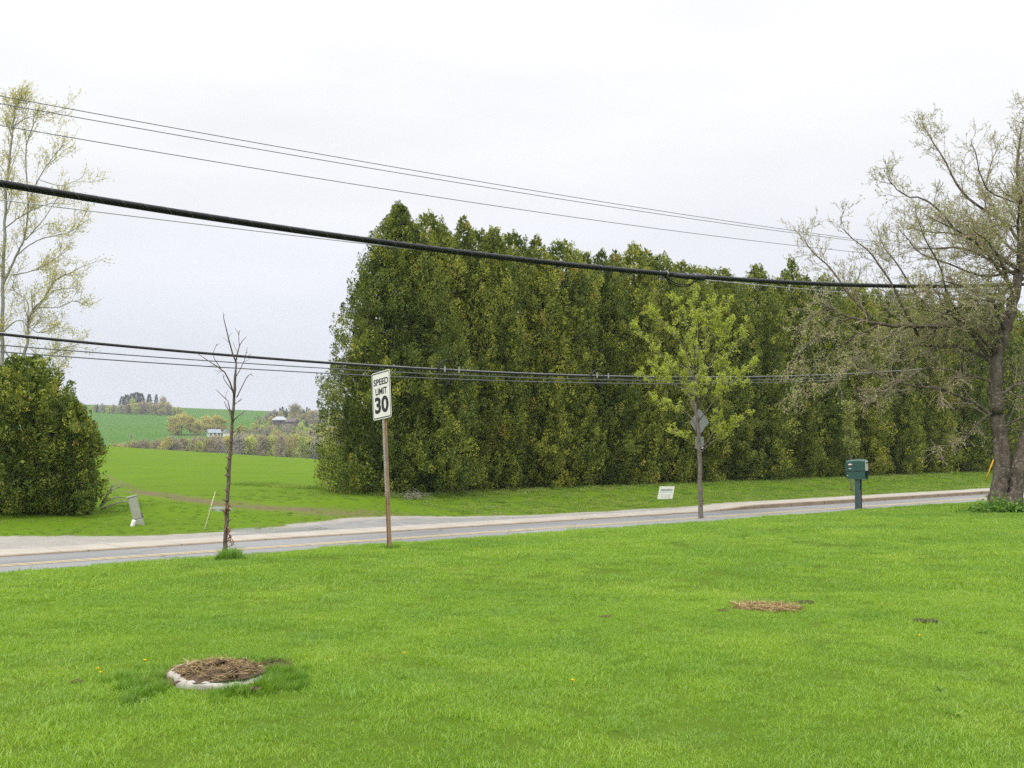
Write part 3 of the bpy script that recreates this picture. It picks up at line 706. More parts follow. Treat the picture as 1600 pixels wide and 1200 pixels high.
def build_spring_tree():
    rng = np.random.default_rng(4); base = on_ground(1095, 813); Y = base.y
    S = dict(wiggle=.15, tropism=[.06, .07, .06], rmin=.0035, leaf_level=2, leaf_density=24, kids=[0, 6.0, 5.0], angle=(.45, 1.05), ratio=(.4, .7), lift=.25)
    mb = MB(); lv = []
    branch(mb, lv, px_guide([(1095.5, 818), (1094.5, 790), (1094, 760), (1092.5, 700), (1089.5, 660), (1087.5, 630), (1088.5, 600), (1091, 570), (1090, 545)], Y, rng, 0, 0, 0), .088, .03, S, rng, 2, .9, (.3, .6), .62, 10, 40)
    # flare at the root and a rub wound
    mb.tube([P(1095, 819, Y), P(1095, 806, Y)], [.125, .085], 10)
    G = [([(1090, 678), (1082, 655), (1060, 635), (1040, 632), (1013, 616)], .026), ([(1089, 655), (1070, 603), (1040, 562), (1000, 522), (992, 510)], .026), ([(1092, 702), (1105, 690), (1120, 662), (1125, 620), (1130, 590)], .024),
         ([(1094, 707), (1120, 685), (1150, 665), (1172, 645)], .02), ([(1087, 630), (1083, 580), (1085, 540), (1070, 500), (1048, 462)], .028), ([(1090, 600), (1100, 560), (1105, 520), (1098, 480), (1084, 445)], .028),
         ([(1090, 660), (1120, 622), (1150, 592), (1178, 572)], .022), ([(1096, 595), (1125, 540), (1140, 500), (1135, 468)], .024), ([(1088, 592), (1060, 570), (1030, 592), (1003, 586)], .02),
         ([(1092, 580), (1120, 568), (1150, 540), (1166, 502)], .022), ([(1084, 575), (1060, 530), (1030, 500), (1015, 485)], .02), ([(1088, 545), (1090, 500), (1080, 470)], .022),
         ([(1092, 640), (1110, 600), (1125, 570), (1160, 600)], .018), ([(1090, 560), (1110, 530), (1120, 495), (1115, 465)], .018), ([(1086, 610), (1050, 600), (1020, 565)], .018), ([(1083, 700), (1066, 680), (1050, 670)], .012)]
    for pts, r0 in G:
        branch(mb, lv, px_guide(pts, Y, rng, .75), r0, .006, S, rng, 2, 8.5, (.22, .5), .28, 7)
    for k in range(6):                                                  # limbs towards and away from the viewer
        a = rng.uniform(-.5, .5) + (math.pi / 2 if k % 2 else -math.pi / 2); h0 = rng.uniform(580, 640)
        st = np.array(P(1089, h0, Y)); e = st + np.array([math.cos(a) * .9, math.sin(a) * .95, rng.uniform(.6, 1.2)])
        branch(mb, lv, [st, (st + e) / 2 + np.array([0, 0, -.1]), e], .022, .006, S, rng, 2, 8.5, (.22, .5), .28, 6)
    o = thing('leafing_tree', 'young street tree with fresh yellow-green leaves in front of the tall hedge', 'tree', base)
    finish_tree(o, mb, lv, .056, .034, 'spring_leaf', 'bark_grey', rng, 4, .8, .03, base)

def build_apple():
    rng = np.random.default_rng(21); base = on_ground(1568, 797); Y = base.y
    S = dict(wiggle=.17, tropism=[.06, .09, .05], rmin=.0034, leaf_level=2, leaf_density=14, kids=[0, 7.5, 6.5, 2.0], angle=(.4, 1.1), ratio=(.4, .75), lift=.15)
    SD = dict(S); SD['tropism'] = [-.04, -.07, -.03]; SD['lift'] = .05; SD['leaf_density'] = 16
    SB = dict(S); SB['leaf_density'] = 2.5; SB['tropism'] = [0, -.02, -.03]
    mb = MB(); lv = []
    g = lambda pts, slope=None, dy=0.0: px_guide(pts, Y, rng, .5, dy, slope)
    # two stems grown together at the foot
    branch(mb, lv, g([(1556, 806), (1558, 785), (1563, 755), (1566, 725), (1564, 690), (1559, 660), (1557, 640)], 0.03), .225, .165, S, rng, 1, 0, start=.5, sides=14, n=26, knobs=.03)
    branch(mb, lv, g([(1578, 806), (1583, 785), (1588, 755), (1594, 725), (1602, 695), (1612, 660), (1625, 620)], -.05), .22, .15, S, rng, 1, 0, start=.5, sides=14, n=26, knobs=.03)
    for k in range(9):
        a = rng.uniform(math.pi * .9, math.pi * 2.1); st = np.array(P(1568, 797, Y)); e = st + np.array([math.cos(a) * .52, math.sin(a) * .35, -.12])
        mb.tube([st + np.array([math.cos(a) * .2, math.sin(a) * .14, .32]), st + np.array([math.cos(a) * .36, math.sin(a) * .24, .08]), e], [.10, .10, .05], 8)
    branch(mb, lv, g([(1557, 645), (1556, 600), (1557, 560), (1567, 528), (1577, 495), (1585, 462), (1592, 430), (1597, 400), (1599, 370)], 0.0), .165, .085, S, rng, 2, .9, (.4, .8), .5, 12, 40)
    branch(mb, lv, g([(1599, 375), (1598, 340), (1592, 300), (1589, 262), (1592, 225), (1598, 200)], 0.0), .065, .009, S, rng, 2, 9, (.4, .9), .1, 8)
    branch(mb, lv, g([(1625, 620), (1640, 560), (1665, 500), (1680, 430), (1690, 350), (1700, 270), (1704, 215)], .1), .15, .008, S, rng, 2, 6, (.5, 1.1), .3, 10)
    limbs = [
        ([(1556, 572), (1547, 565), (1522, 550), (1495, 540), (1462, 541), (1435, 540), (1415, 547), (1385, 570), (1350, 590)], .07, S, .25),
        ([(1554, 575), (1545, 560), (1517, 520), (1500, 495), (1477, 482), (1465, 460), (1452, 440)], .075, S, .1),
        ([(1520, 522), (1502, 512), (1470, 510), (1420, 510), (1375, 507), (1330, 497), (1300, 482), (1262, 470)], .085, SD, -.1),
        ([(1552, 650), (1532, 635), (1480, 610), (1445, 605), (1420, 602), (1380, 590), (1360, 575)], .055, SB, -.15),
        ([(1562, 530), (1557, 520), (1547, 505), (1525, 485), (1500, 480), (1475, 490), (1440, 512), (1417, 540), (1392, 565)], .05, S, .35),
        ([(1598, 385), (1570, 347), (1525, 320), (1500, 295), (1477, 255), (1457, 220), (1454, 212)], .055, S, .1),
        ([(1592, 420), (1560, 400), (1525, 380), (1492, 360), (1475, 335), (1445, 312), (1415, 305), (1397, 292), (1388, 280)], .05, S, -.2),
        ([(1594, 425), (1575, 425), (1550, 432), (1520, 427), (1475, 410), (1437, 395), (1420, 375), (1405, 360)], .05, S, .15),
        ([(1598, 355), (1570, 352), (1542, 352), (1512, 345), (1480, 350)], .03, S, .4),
        ([(1597, 320), (1570, 310), (1547, 300), (1535, 280), (1522, 235), (1517, 220)], .035, S, -.3),
        ([(1375, 507), (1345, 480), (1320, 452), (1300, 422), (1282, 405), (1262, 385), (1256, 372)], .04, S, .1),
        ([(1435, 525), (1410, 480), (1392, 442), (1372, 412), (1355, 390), (1325, 367), (1314, 355)], .045, S, -.1),
        ([(1480, 500), (1440, 470), (1420, 440), (1400, 410), (1380, 385), (1370, 352)], .04, S, .3),
        ([(1555, 600), (1530, 590), (1490, 580), (1450, 575), (1400, 600), (1370, 620)], .04, SB, -.4),
        ([(1330, 497), (1300, 510), (1270, 530), (1245, 560), (1232, 590)], .03, SD, -.3),
        ([(1375, 507), (1330, 530), (1290, 560), (1262, 590), (1250, 612)], .032, SD, .2),
        ([(1300, 482), (1275, 490), (1250, 510), (1238, 535)], .022, SD, .2),
        ([(1420, 510), (1380, 530), (1340, 560), (1310, 590), (1290, 615)], .03, SD, -.5),
        ([(1462, 541), (1420, 570), (1380, 610), (1350, 625)], .03, SB, .5),
        ([(1590, 440), (1560, 460), (1520, 455), (1480, 440), (1440, 445)], .045, S, -.6),
        ([(1585, 462), (1550, 480), (1500, 470), (1450, 455), (1400, 460), (1350, 440)], .05, S, .7),
        ([(1595, 400), (1560, 370), (1540, 320), (1545, 270), (1560, 225)], .04, S, .5),
        ([(1597, 380), (1610, 330), (1605, 270), (1615, 200), (1610, 160)], .045, S, -.2),
        ([(1505, 500), (1480, 460), (1470, 420), (1440, 360), (1430, 320)], .035, S, -.5),
        ([(1560, 680), (1580, 660), (1620, 650), (1660, 660)], .035, SB, -.4),
        ([(1557, 640), (1530, 660), (1500, 690), (1470, 700)], .022, SB, -.5),
        ([(1558, 620), (1590, 600), (1630, 580), (1680, 590)], .06, S, .5),
        ([(1590, 440), (1640, 420), (1700, 400), (1770, 420), (1830, 470)], .07, S, .2),
        ([(1640, 560), (1700, 520), (1780, 510), (1850, 550)], .07, SD, -.3),
        ([(1690, 350), (1740, 320), (1780, 270)], .05, S, .3),
        ([(1665, 500), (1720, 470), (1800, 450), (1860, 480)], .06, S, .6),
        ([(1680, 430), (1650, 390), (1660, 320), (1640, 260)], .045, S, -.5),
    ]
    for pts, r0, SS, sl in limbs:
        branch(mb, lv, g(pts, sl), r0 * .78, .007, SS, rng, 2, 8.0, (.4, 1.1), .08, 8)
    for k in range(9):                                                 # limbs that run towards and away from the viewer
        hy = rng.uniform(330, 600); st = np.array(P(np.interp(hy, [330, 420, 560, 640], [1598, 1594, 1558, 1557]), hy, Y)); a = rng.uniform(math.pi * .55, math.pi * .92) * rng.choice([-1, 1]); l = rng.uniform(2.2, 4.2)
        e = st + np.array([math.cos(a) * l, math.sin(a) * l, rng.uniform(.2, 1.6)]); branch(mb, lv, [st, (st * .55 + e * .45) + np.array([0, 0, .35]), e], .05, .007, S, rng, 2, 8.5, (.45, 1.2), .12, 7)
    o = thing('apple_tree', 'old spreading apple tree with twin stems and grey-green buds, at the right edge', 'tree', base)
    finish_tree(o, mb, lv, .045, .026, 'apple_leaf', 'bark_apple', rng, 1, .8, .015, base)

def build_poplar():
    rng = np.random.default_rng(31); s = 49.0; x, y = at_s(4, s); Y = y; base = Vector((x, y, gz(x, y)))
    S = dict(wiggle=.12, tropism=[.05, .08, .08], rmin=.006, leaf_level=2, leaf_density=11, kids=[0, 3.0, 2.8, .9], angle=(.4, .95), ratio=(.4, .65), lift=.3)
    mb = MB(); lv = []
    g = lambda pts, slope=None: px_guide(pts, Y, rng, .4, 0, slope)
    main = branch(mb, lv, np.vstack([[np.array(base) - np.array([0, 0, .2])], g([(2, 640), (4, 520), (5, 420), (10, 300), (17, 230), (22, 185), (24, 165)], 0)]), .095, .011, S, rng, 2, 3.6, (.9, 1.9), .25, 10, 50)
    for pts, r0 in [([(3, 680), (20, 615), (30, 580), (42, 540), (45, 500), (55, 480), (70, 465), (85, 440), (105, 428), (140, 412)], .13), ([(5, 445), (25, 400), (38, 370), (44, 320), (40, 245), (48, 205), (60, 180)], .085),
                    ([(44, 320), (60, 280), (80, 250), (100, 225)], .04), ([(25, 400), (50, 380), (75, 370), (110, 362), (142, 340)], .05), ([(44, 500), (42, 470), (20, 450), (30, 420)], .05),
                    ([(30, 580), (0, 540), (-40, 510), (-70, 470)], .07), ([(5, 420), (-30, 380), (-60, 300), (-70, 220)], .09), ([(10, 300), (-20, 260), (-30, 200)], .05),
                    ([(55, 480), (90, 480), (115, 470), (135, 478)], .035), ([(42, 540), (70, 560), (95, 545), (120, 540)], .035), ([(36, 565), (60, 590), (80, 580)], .03),
                    ([(4, 520), (30, 500), (60, 520), (95, 505)], .05), ([(60, 280), (95, 290), (128, 278)], .03), ([(4, 360), (30, 340), (70, 320), (100, 318)], .045), ([(18, 200), (40, 185), (70, 178), (98, 172)], .03),
                    ([(40, 375), (70, 340), (95, 300)], .04), ([(50, 490), (85, 455), (120, 450)], .04), ([(20, 430), (60, 420), (100, 395)], .045)]:
        branch(mb, lv, g(pts), r0 * .62, .009, S, rng, 2, 4.2, (.7, 1.6), .2, 7)
    o = thing('poplar_tree', 'tall slender poplar with sparse pale yellow-green leaves at the left edge', 'tree', base)
    finish_tree(o, mb, lv, .07, .05, 'poplar_leaf', 'bark_poplar', rng, 2, .9, .10, base)

def build_small_sapling():
    rng = np.random.default_rng(14); x, y = at_s(1329, 31.2); base = Vector((x, y, gz(x, y)))
    S = dict(wiggle=.12, tropism=[.05, .08], rmin=.006, leaf_level=1, leaf_density=22, kids=[0, 5, 4], angle=(.5, 1.1), ratio=(.4, .6), lift=.3)
    mb = MB(); lv = []
    pts = [np.array(base) - np.array([0, 0, .1])] + [np.array(P(px, py, y)) for px, py in ((1331, 740), (1330, 710), (1328, 680), (1326, 650), (1325, 634))]
    branch(mb, lv, pts, .055, .01, S, rng, 1, 16, (.35, .8), .36, 7)
    o = thing('small_sapling', 'slender leafing sapling on the far verge, directly behind the green mailbox', 'tree', base)
    finish_tree(o, mb, lv, .11, .07, 'sapling_leaf', 'bark_grey', rng, 1, .8, .04, base)

# ------------------------------------------------------------------ far woods and houses
def far_crown(kind, rng):
    """a unit-height tree: rounded, twiggy or conical crown on a trunk"""
    mb = MB(); n = dict(yellow=2400, lime=2400, brown=2000, grey=1800, olive=2200, pine=2000)[kind]
    if kind == 'pine':
        h = .1 + .9 * rng.uniform(0, 1, n) ** 1.1; r = .20 * (1.02 - h) ** .75 * (1 + .25 * np.sin(h * 40)) * rng.uniform(.5, 1.05, n)
        th = rng.uniform(0, 6.283, n); pos = np.stack([r * np.cos(th), r * np.sin(th), h], -1); d = np.stack([np.cos(th), np.sin(th), -.2 + 0 * th], -1); ll, w = .06, .35
    else:
        k = 34; ch = rng.uniform(.12, .93, k); cr = .33 * np.sin(np.clip((ch + .05) / 1.05, 0, 1) * math.pi) ** .6 * rng.uniform(.2, 1, k); ct = rng.uniform(0, 6.283, k)
        if kind in ('brown', 'grey'): cr *= .8
        c = np.stack([cr * np.cos(ct), cr * np.sin(ct), ch], -1); i = rng.integers(0, k, n)
        pos = c[i] + rng.normal(0, .055, (n, 3)); d = pos - np.array([0, 0, .3]); ll, w = (.055, .6) if kind in ('yellow', 'lime', 'olive') else (.09, .22)
    tone = np.clip(rng.normal(.5, .2, n) + .15 * (pos[:, 2] - .6), .02, .98)
    leaves(mb, pos, d, ll, ll * w, rng, tone, .6 if kind != 'pine' else .3, 0)
    mb.tube([[0, 0, -.05], [0, 0, .4], [.01, 0, .8]], [.016, .012, .004], 5, mat=1)
    for q in range(7):
        a, h = rng.uniform(0, 6.28), rng.uniform(.2, .6); mb.tube([[0, 0, h], [math.cos(a) * .16, math.sin(a) * .16, h + .26]], [.007, .002], 3, mat=1)
    return mb.data('far_tree', [M['far_' + kind], M['bark_grey']])
def build_far_trees():
    rng = np.random.default_rng(77); cr = {k: [far_crown(k, rng) for _ in range(4)] for k in ('yellow', 'lime', 'brown', 'grey', 'olive', 'pine')}
    def row(spec, label, name, group, cat_='tree'):
        spec = sorted(spec, key=lambda q: q[0])
        for i, (px, top, Y, kind, wide) in enumerate(spec):
            a, _ = ray(px, 690); x = a * Y; z = gz(x, Y); H = max(P(px, top, Y).z - z, 1.5)
            o = link(name, cr[kind][int(rng.integers(0, 4))]); o.location = (x, Y, z); o.rotation_euler = (0, 0, rng.uniform(0, 6.28)); o.scale = (H * wide, H * wide, H)
            tag(o, label(i + 1, kind), cat_, group)
    words = dict(yellow='yellow-green', lime='fresh green', brown='brown leafless', grey='grey leafless', olive='olive brown', pine='dark green')
    # woodlot on the left ridge
    sp = []
    for px in np.arange(120, 282, 5.2):
        k = rng.choice(['grey', 'brown', 'lime', 'olive', 'grey', 'brown', 'yellow']); top = 632 + rng.uniform(-3, 3) - 3 * (200 < px < 262) + 6 * (px > 268)
        sp.append((px + rng.uniform(-2, 2), top, 905 + rng.uniform(-12, 12), k, rng.uniform(.8, 1.15)))
    row(sp, lambda i, k: '%s tree, %s from the left along the front of the ridge woodlot' % (words[k], ordinal(i)), 'ridge_tree', 'trees of the ridge woodlot')
    sp = [(px, t + rng.uniform(-1, 1), 930, 'pine', w) for px, t, w in ((190, 619, 1.5), (197, 617, 1.5), (205, 615, 1.6), (212, 613, 1.7), (219, 615, 1.5), (232, 615, 1.1), (243, 617, .8), (201, 633, .9), (151, 632, .9))]
    row([(a, b, c if b < 625 else 893, d, e) for a, b, c, d, e in sp], lambda i, k: 'dark pine, %s pine from the left in the ridge woodlot' % ordinal(i), 'pine_tree', 'pines of the ridge woodlot')
    row([(207, 622, 915, 'lime', .8), (254, 620, 920, 'brown', .9), (262, 628, 912, 'yellow', 1.0), (272, 636, 905, 'lime', 1.0)], lambda i, k: '%s tree, %s of the taller broadleaf trees in the ridge woodlot' % (words[k], ordinal(i)), 'ridge_tree', 'taller broadleaf trees of the ridge woodlot')
    row([(270, 651, 622, 'yellow', 1.2), (283, 645, 624, 'yellow', 1.25), (297, 650, 620, 'yellow', 1.1), (309, 655, 620, 'yellow', 1.1), (322, 650, 624, 'yellow', 1.2), (338, 648, 626, 'yellow', 1.2), (348, 652, 626, 'yellow', 1.1), (276, 660, 618, 'yellow', 1.0), (303, 660, 618, 'yellow', 1.0)],
        lambda i, k: 'rounded yellow-green tree, %s from the left behind the white farmhouse' % ordinal(i), 'yellow_tree', 'yellow-green trees by the white farmhouse')
    row([(342, 646, 960, 'grey', .9), (348, 648, 960, 'grey', 1.0), (379, 644, 960, 'grey', 1.2), (384, 647, 960, 'brown', 1.0), (205, 678, 590, 'grey', 1.3)],
        lambda i, k: 'small %s shrub, %s from the left among the lone shrubs of the hill fields' % (words[k], ordinal(i)), 'field_shrub', 'lone shrubs on the hill fields', 'shrub')
    sp = []
    for px in np.arange(160, 575, 6.5):
        k = rng.choice(['brown', 'olive', 'olive', 'yellow', 'olive', 'lime', 'grey']); base_top = np.interp(px, [160, 200, 240, 320, 400, 570], [697, 692, 688, 685, 683, 680])
        sp.append((px + rng.uniform(-2.5, 2.5), base_top + rng.uniform(-4, 4), 420 + rng.uniform(-15, 15), k, rng.uniform(.6, 1.0)))
    row(sp, lambda i, k: '%s brush, %s from the left in the strip beyond the near field' % (words[k], ordinal(i)), 'brush_tree', 'brush strip beyond the near field')
    sp = []
    for Y, x0, x1, y0, y1, st in ((455, 364, 575, 694, 690, 6.5), (500, 372, 575, 688, 682, 6), (550, 376, 575, 680, 674, 6), (600, 386, 575, 672, 667, 6), (650, 392, 575, 665, 663, 6)):
        for px in np.arange(x0, x1, st):
            k = rng.choice(['grey', 'brown', 'lime', 'olive', 'grey', 'brown', 'yellow', 'lime', 'pine'])
            top = np.interp(px, [x0, 430, x1], [y0, y1 + 2, y1]) + rng.uniform(-4, 4)
            if 418 < px < 468 and Y > 480: top = max(top, 662.5)
            sp.append((px + rng.uniform(-3, 3), top, Y + rng.uniform(-18, 18), k, rng.uniform(.85, 1.3) if k != 'pine' else .9))
    sp += [(391, 681, 462, 'lime', .8), (430, 669, 590, 'lime', 1.0), (470, 664, 590, 'lime', 1.0), (480, 668, 580, 'lime', 1.0), (400, 657, 700, 'olive', .9), (376, 664, 545, 'yellow', 1.0), (373, 672, 520, 'pine', .9)]
    row(sp, lambda i, k: '%s tree, %s from the left in the wood below the red house' % (words[k], ordinal(i)), 'wood_tree', 'trees of the wood below the red house')
    sp = []
    for px in list(np.arange(398, 575, 5)) + list(np.arange(402, 575, 9)):
        k = rng.choice(['grey', 'brown', 'olive', 'lime', 'grey', 'pine']); sp.append((px, np.interp(px, [404, 425, 470, 575], [652, 643, 641, 640]) + rng.uniform(-3, 3), 860 + rng.uniform(-25, 25), k, rng.uniform(.9, 1.3)))
    for Y, t0 in ((735, 657), (775, 652), (815, 648)):
        for px in np.arange(402, 575, 7):
            k = rng.choice(['grey', 'brown', 'olive', 'lime', 'yellow', 'pine']); sp.append((px + rng.uniform(-3, 3), t0 + max(0, (425 - px) * .25) + rng.uniform(-3, 3), Y, k, rng.uniform(.85, 1.25)))
    sp += [(437, 637, 850, 'pine', .75), (441, 635.5, 852, 'pine', .8), (447, 638, 850, 'pine', .7), (459, 631, 850, 'brown', 1.15), (465, 634, 850, 'olive', 1.0), (479, 636, 860, 'pine', .7), (483, 641, 840, 'yellow', 1.0)]
    row(sp, lambda i, k: '%s tree, %s from the left in the wood behind the red house' % (words[k], ordinal(i)), 'wood_tree', 'trees of the wood behind the red house')

def house(label, px, Y, w, d, wallh, roofh, wall, roof, yaw, win=2, hip=0.0, chimney=False, sink=0.0, extra=None, name='house', zbase=None):
    a, _ = ray(px, 690); x = a * Y; z = gz(x, Y) - sink if zbase is None else zbase
    o = thing(name, label, 'house', (x, Y, z), yaw)
    m = MB(); m.box((0, 0, wallh / 2 - .5), (w, d, wallh + 1))
    if not hip: m.add([[-w / 2, -d / 2, wallh], [-w / 2, d / 2, wallh], [-w / 2, 0, wallh + roofh], [w / 2, -d / 2, wallh], [w / 2, d / 2, wallh], [w / 2, 0, wallh + roofh]], [[0, 1, 2], [3, 5, 4]])
    m.build('wall', M[wall], o)
    e = .4; hx = w / 2 + e; hy = d / 2 + e; rz = wallh - .25; h = w / 2 * hip
    r = MB(); V = [[-hx, -hy, rz], [hx, -hy, rz], [hx, hy, rz], [-hx, hy, rz], [-hx + h, 0, wallh + roofh + .1], [hx - h, 0, wallh + roofh + .1]]
    V2 = [[p[0], p[1], p[2] + .18] for p in V]
    r.add(V + V2, [[6, 7, 11, 10], [8, 9, 10, 11], [0, 1, 7, 6], [2, 3, 9, 8], [0, 4, 5, 1], [2, 5, 4, 3]]); r.add(V2, [[1, 2, 5], [3, 0, 4]])
    ro = r.build('roof', M[roof], o)
    if chimney: MB().box((w * .2, 0, wallh + roofh + .3), (.7, .7, 1.4)).build('chimney', M['wall_red'], ro)
    for k in range(win):
        MB().box(((k + .5) / win * w - w / 2, -d / 2 - .03, wallh * .55), (1.0, .08, 1.3)).build('window', M['glass_far'], o)
    MB().box((-w / 2 - .03, 0, wallh * .5), (.08, 1.1, 1.4)).build('window', M['glass_far'], o)
    MB().box((w * .05, -d / 2 - .04, 1.0), (1.0, .1, 2.0)).build('door', M['wall_red' if wall == 'wall_white' else 'dark'], o)
    return o
def build_houses():
    house('long white farmhouse with blue-grey roof below the yellow-green trees', 334, 612, 6.6, 5.0, 2.2, 1.7, 'wall_white', 'roof_blue', .5, 3, name='farmhouse', sink=.25)
    house('small white gabled outbuilding just right of the long white farmhouse', 353, 612, 3.6, 3.6, 2.2, 1.8, 'wall_white', 'roof_blue', -1.2, 1, name='outbuilding', sink=.2)
    house('dark reddish house with pale hipped metal roof among trees on the far hill', 437, 700, 9, 7, 2.4, 1.9, 'wall_red', 'roof_grey', .15, 4, .6, False, name='house', zbase=P(437, 662, 700).z)
    house('smaller plain red house just right of the hipped-roof house on the far hill', 456, 695, 6.5, 5, 2.2, 1.7, 'wall_red', 'wall_red', -.3, 2, 0, False, name='house', zbase=P(456, 664, 695).z)

# ------------------------------------------------------------------ wires
def wire_curve(px_pts, s, deg=2, before=26, after=30, step=.5):
    T, Z = [], []
    for px, py in px_pts:
        a, b = ray(px, py); Y = s / (UX - UY * a); T.append(ts(a * Y, Y)[0]); Z.append(CAMZ + b * Y)
    c = np.polyfit(T, Z, deg); t = np.arange(min(T) - before, max(T) + after, step); z = np.polyval(c, t); x, y = xy(t, s)
    return np.stack([x, y, z], -1), t, z
def build_wires():
    for pts, lab in (([(0, 149.5), (400, 223.75), (880, 305), (1100, 340), (1200, 354.5), (1325, 372)], 'topmost thin power line crossing the white sky'),
                     ([(0, 162), (400, 232.5), (880, 311), (1100, 345), (1200, 359), (1325, 374.5)], 'second thin power line, just under the topmost one'),
                     ([(0, 196), (400, 263), (880, 337), (1200, 379), (1350, 395)], 'third thin power line, between the upper pair and the thick black cable')):
        p, t, z = wire_curve(pts, 24.0); m = MB(); m.tube(p, .0095, 6)
        tag(m.build('power_line', M['wire'], None, True, p[0]), lab, 'power line', 'thin power lines high over the road')
    p, t, z = wire_curve([(35, 317), (375, 357), (555, 379), (655, 391), (1099, 437), (1262, 452)], 30.0)
    m = MB(); m.tube(p, .016, 6); tag(m.build('service_wire', M['steel_wire'], None, True, p[0]), 'thin pale wire just below the thick black cable, crossing it near the hedge', 'wire')
    # the thick lashed cable
    p, t, z = wire_curve([(0, 288), (150, 310), (300, 333), (625, 379.5), (900, 414), (1075, 434), (1250, 441.5), (1400, 444.5), (1560, 446)], 14.0, 3, 12, 2.5, .25)
    o = thing('telephone_cable', 'thick black telephone cable with spiral lashing, sagging across the hedge', 'cable', p[0]); og = p[0]
    m = MB(); m.tube(p, .0405, 12); m.build('cable_bundle', M['cable'], o, True, og)
    m = MB(); m.tube(p + np.array([0, 0, -.040]), .014, 6); m.build('drop_cable', M['cable'], o, True, og)
    tt = np.arange(t[0], t[-1], .03); cz = np.interp(tt, t, z); ph = tt / .30 * 2 * math.pi
    x, y = xy(tt, 14.0 + .049 * np.cos(ph)); m = MB(); m.tube(np.stack([x, y, cz + .049 * np.sin(ph)], -1), .0014, 4); m.build('lashing_wire', M['steel_wire'], o, True, og)
    def at(px): a, _ = ray(px, 440); Y = 14.0 / (UX - UY * a); tq = ts(a * Y, Y)[0]; return tq, float(np.interp(tq, t, z))
    q0, _ = at(1050); q1, _ = at(1098); tq = np.linspace(q0, q1, 8); x, y = xy(tq, 13.97); zz = np.interp(tq, t, z)
    m = MB(); m.tube(np.stack([x, y, zz - .03], -1), [.03, .045, .05, .05, .05, .052, .066, .06], 10); m.build('splice_case', M['cable'], o, True, og)
    m = MB()
    for d in (0, .03): m.tube(cat(np.array([[*xy(q0 - .2, 14 + d), np.interp(q0 - .2, t, z) - .04], [*xy((q0 + q1) / 2 - .4, 14 + d), zz[3] - .17 - d], [*xy((q0 + q1) / 2, 14 + d), zz[4] - .19 - d], [*xy(q1 - .1, 14 + d), zz[-1] - .05]]), 14), .012, 6)
    m.build('slack_loop', M['cable'], o, True, og)
    # tie straps
    m = MB()
    for px in (1041, 1072, 1084, 1092):
        tq, zq = at(px); ang = np.linspace(0, 2 * math.pi, 13); x, y = xy(np.full(13, tq), 14 + .055 * np.cos(ang)); m.tube(np.stack([x, y, zq + .055 * np.sin(ang)], -1), .007, 5)
    m.build('strap', M['steel_wire'], o, True, og)
    # three lower cables over the far side of the road
    p, t, z = wire_curve([(0, 523), (100, 531.5), (230, 544), (370, 556.5), (480, 565), (700, 578.5), (880, 586.5), (1000, 590.5), (1200, 588.5), (1380, 582)], 29.5, 3, 14, 4)
    o = thing('lower_cable', 'thickest of three low black cables in front of the hedge, with slack coils', 'cable', p[0]); og = p[0]
    m = MB(); m.tube(p, .034, 8); m.build('cable_bundle', M['cable'], o, True, og)
    m = MB(); m.tube(p + np.array([0, 0, .038]), .014, 6); m.build('support_strand', M['steel_wire'], o, True, og)
    for px, w, h in ((696, .46, .36), (933, .55, .25)):
        a, _ = ray(px, 588); Y = 29.4 / (UX - UY * a); tq = ts(a * Y, Y)[0]; zq = float(np.interp(tq, t, z)); m = MB()
        for k in range(4):
            ang = np.linspace(0, 2 * math.pi, 25); x, y = xy(tq + w * (1 + .07 * k) * np.cos(ang) * .6, 29.35 + .02 * k + 0 * ang); m.tube(np.stack([x, y, zq - .02 + h * (1 + .05 * k) * np.sin(ang) - .02 * k], -1), .011, 5)
        m.build('slack_coil', M['cable'], o, True, og)
        m = MB()
        for dx in (-.1, .5):
            x, y = xy(tq + dx, 29.3); m.box((x, y, zq + .03), (.05, .05, .2))
        m.build('clip', M['steel_wire'], o, False, og)
    for pts, lab, ss in (([(0, 540), (100, 546), (230, 557), (400, 568.5), (480, 574), (640, 582.5), (760, 588), (880, 592), (1000, 594), (1250, 592)], 'middle one of the three low cables in front of the hedge', 29.2),
                     ([(0, 550.5), (100, 556), (230, 566), (400, 577), (480, 582), (640, 590), (760, 594), (1000, 599), (1250, 596)], 'lowest and thinnest of the three low cables in front of the hedge', 28.9)):
        p, t, z = wire_curve(pts, ss, 3, 14, 4); m = MB(); m.tube(p, .017, 6)
        tag(m.build('lower_wire', M['wire'], None, True, p[0]), lab, 'wire', 'low cables over the far side of the road')

# ------------------------------------------------------------------ lettering
def text_mesh(s, height, bold=0.0, xs=1.0, depth=.0015):
    cu = bpy.data.curves.new('lettering', 'FONT'); cu.body = s; cu.size = 1.0; cu.align_x = 'CENTER'; cu.align_y = 'CENTER'; cu.offset = bold; cu.extrude = .002; cu.resolution_u = 4
    ob = bpy.data.objects.new('lettering', cu); COL.objects.link(ob); bpy.context.view_layer.update()
    me = bpy.data.meshes.new_from_object(ob.evaluated_get(bpy.context.evaluated_depsgraph_get()))
    COL.objects.unlink(ob); bpy.data.objects.remove(ob)
    co = np.empty(len(me.vertices) * 3); me.vertices.foreach_get('co', co); co = co.reshape(-1, 3)
    co[:, :2] -= (co[:, :2].max(0) + co[:, :2].min(0)) / 2
    k = height / (co[:, 1].max() - co[:, 1].min()); V = np.stack([co[:, 0] * k * xs, -(co[:, 2] / .002 * .5 + .5) * depth, co[:, 1] * k], -1)
    me.vertices.foreach_set('co', V.ravel()); me.update(); return me
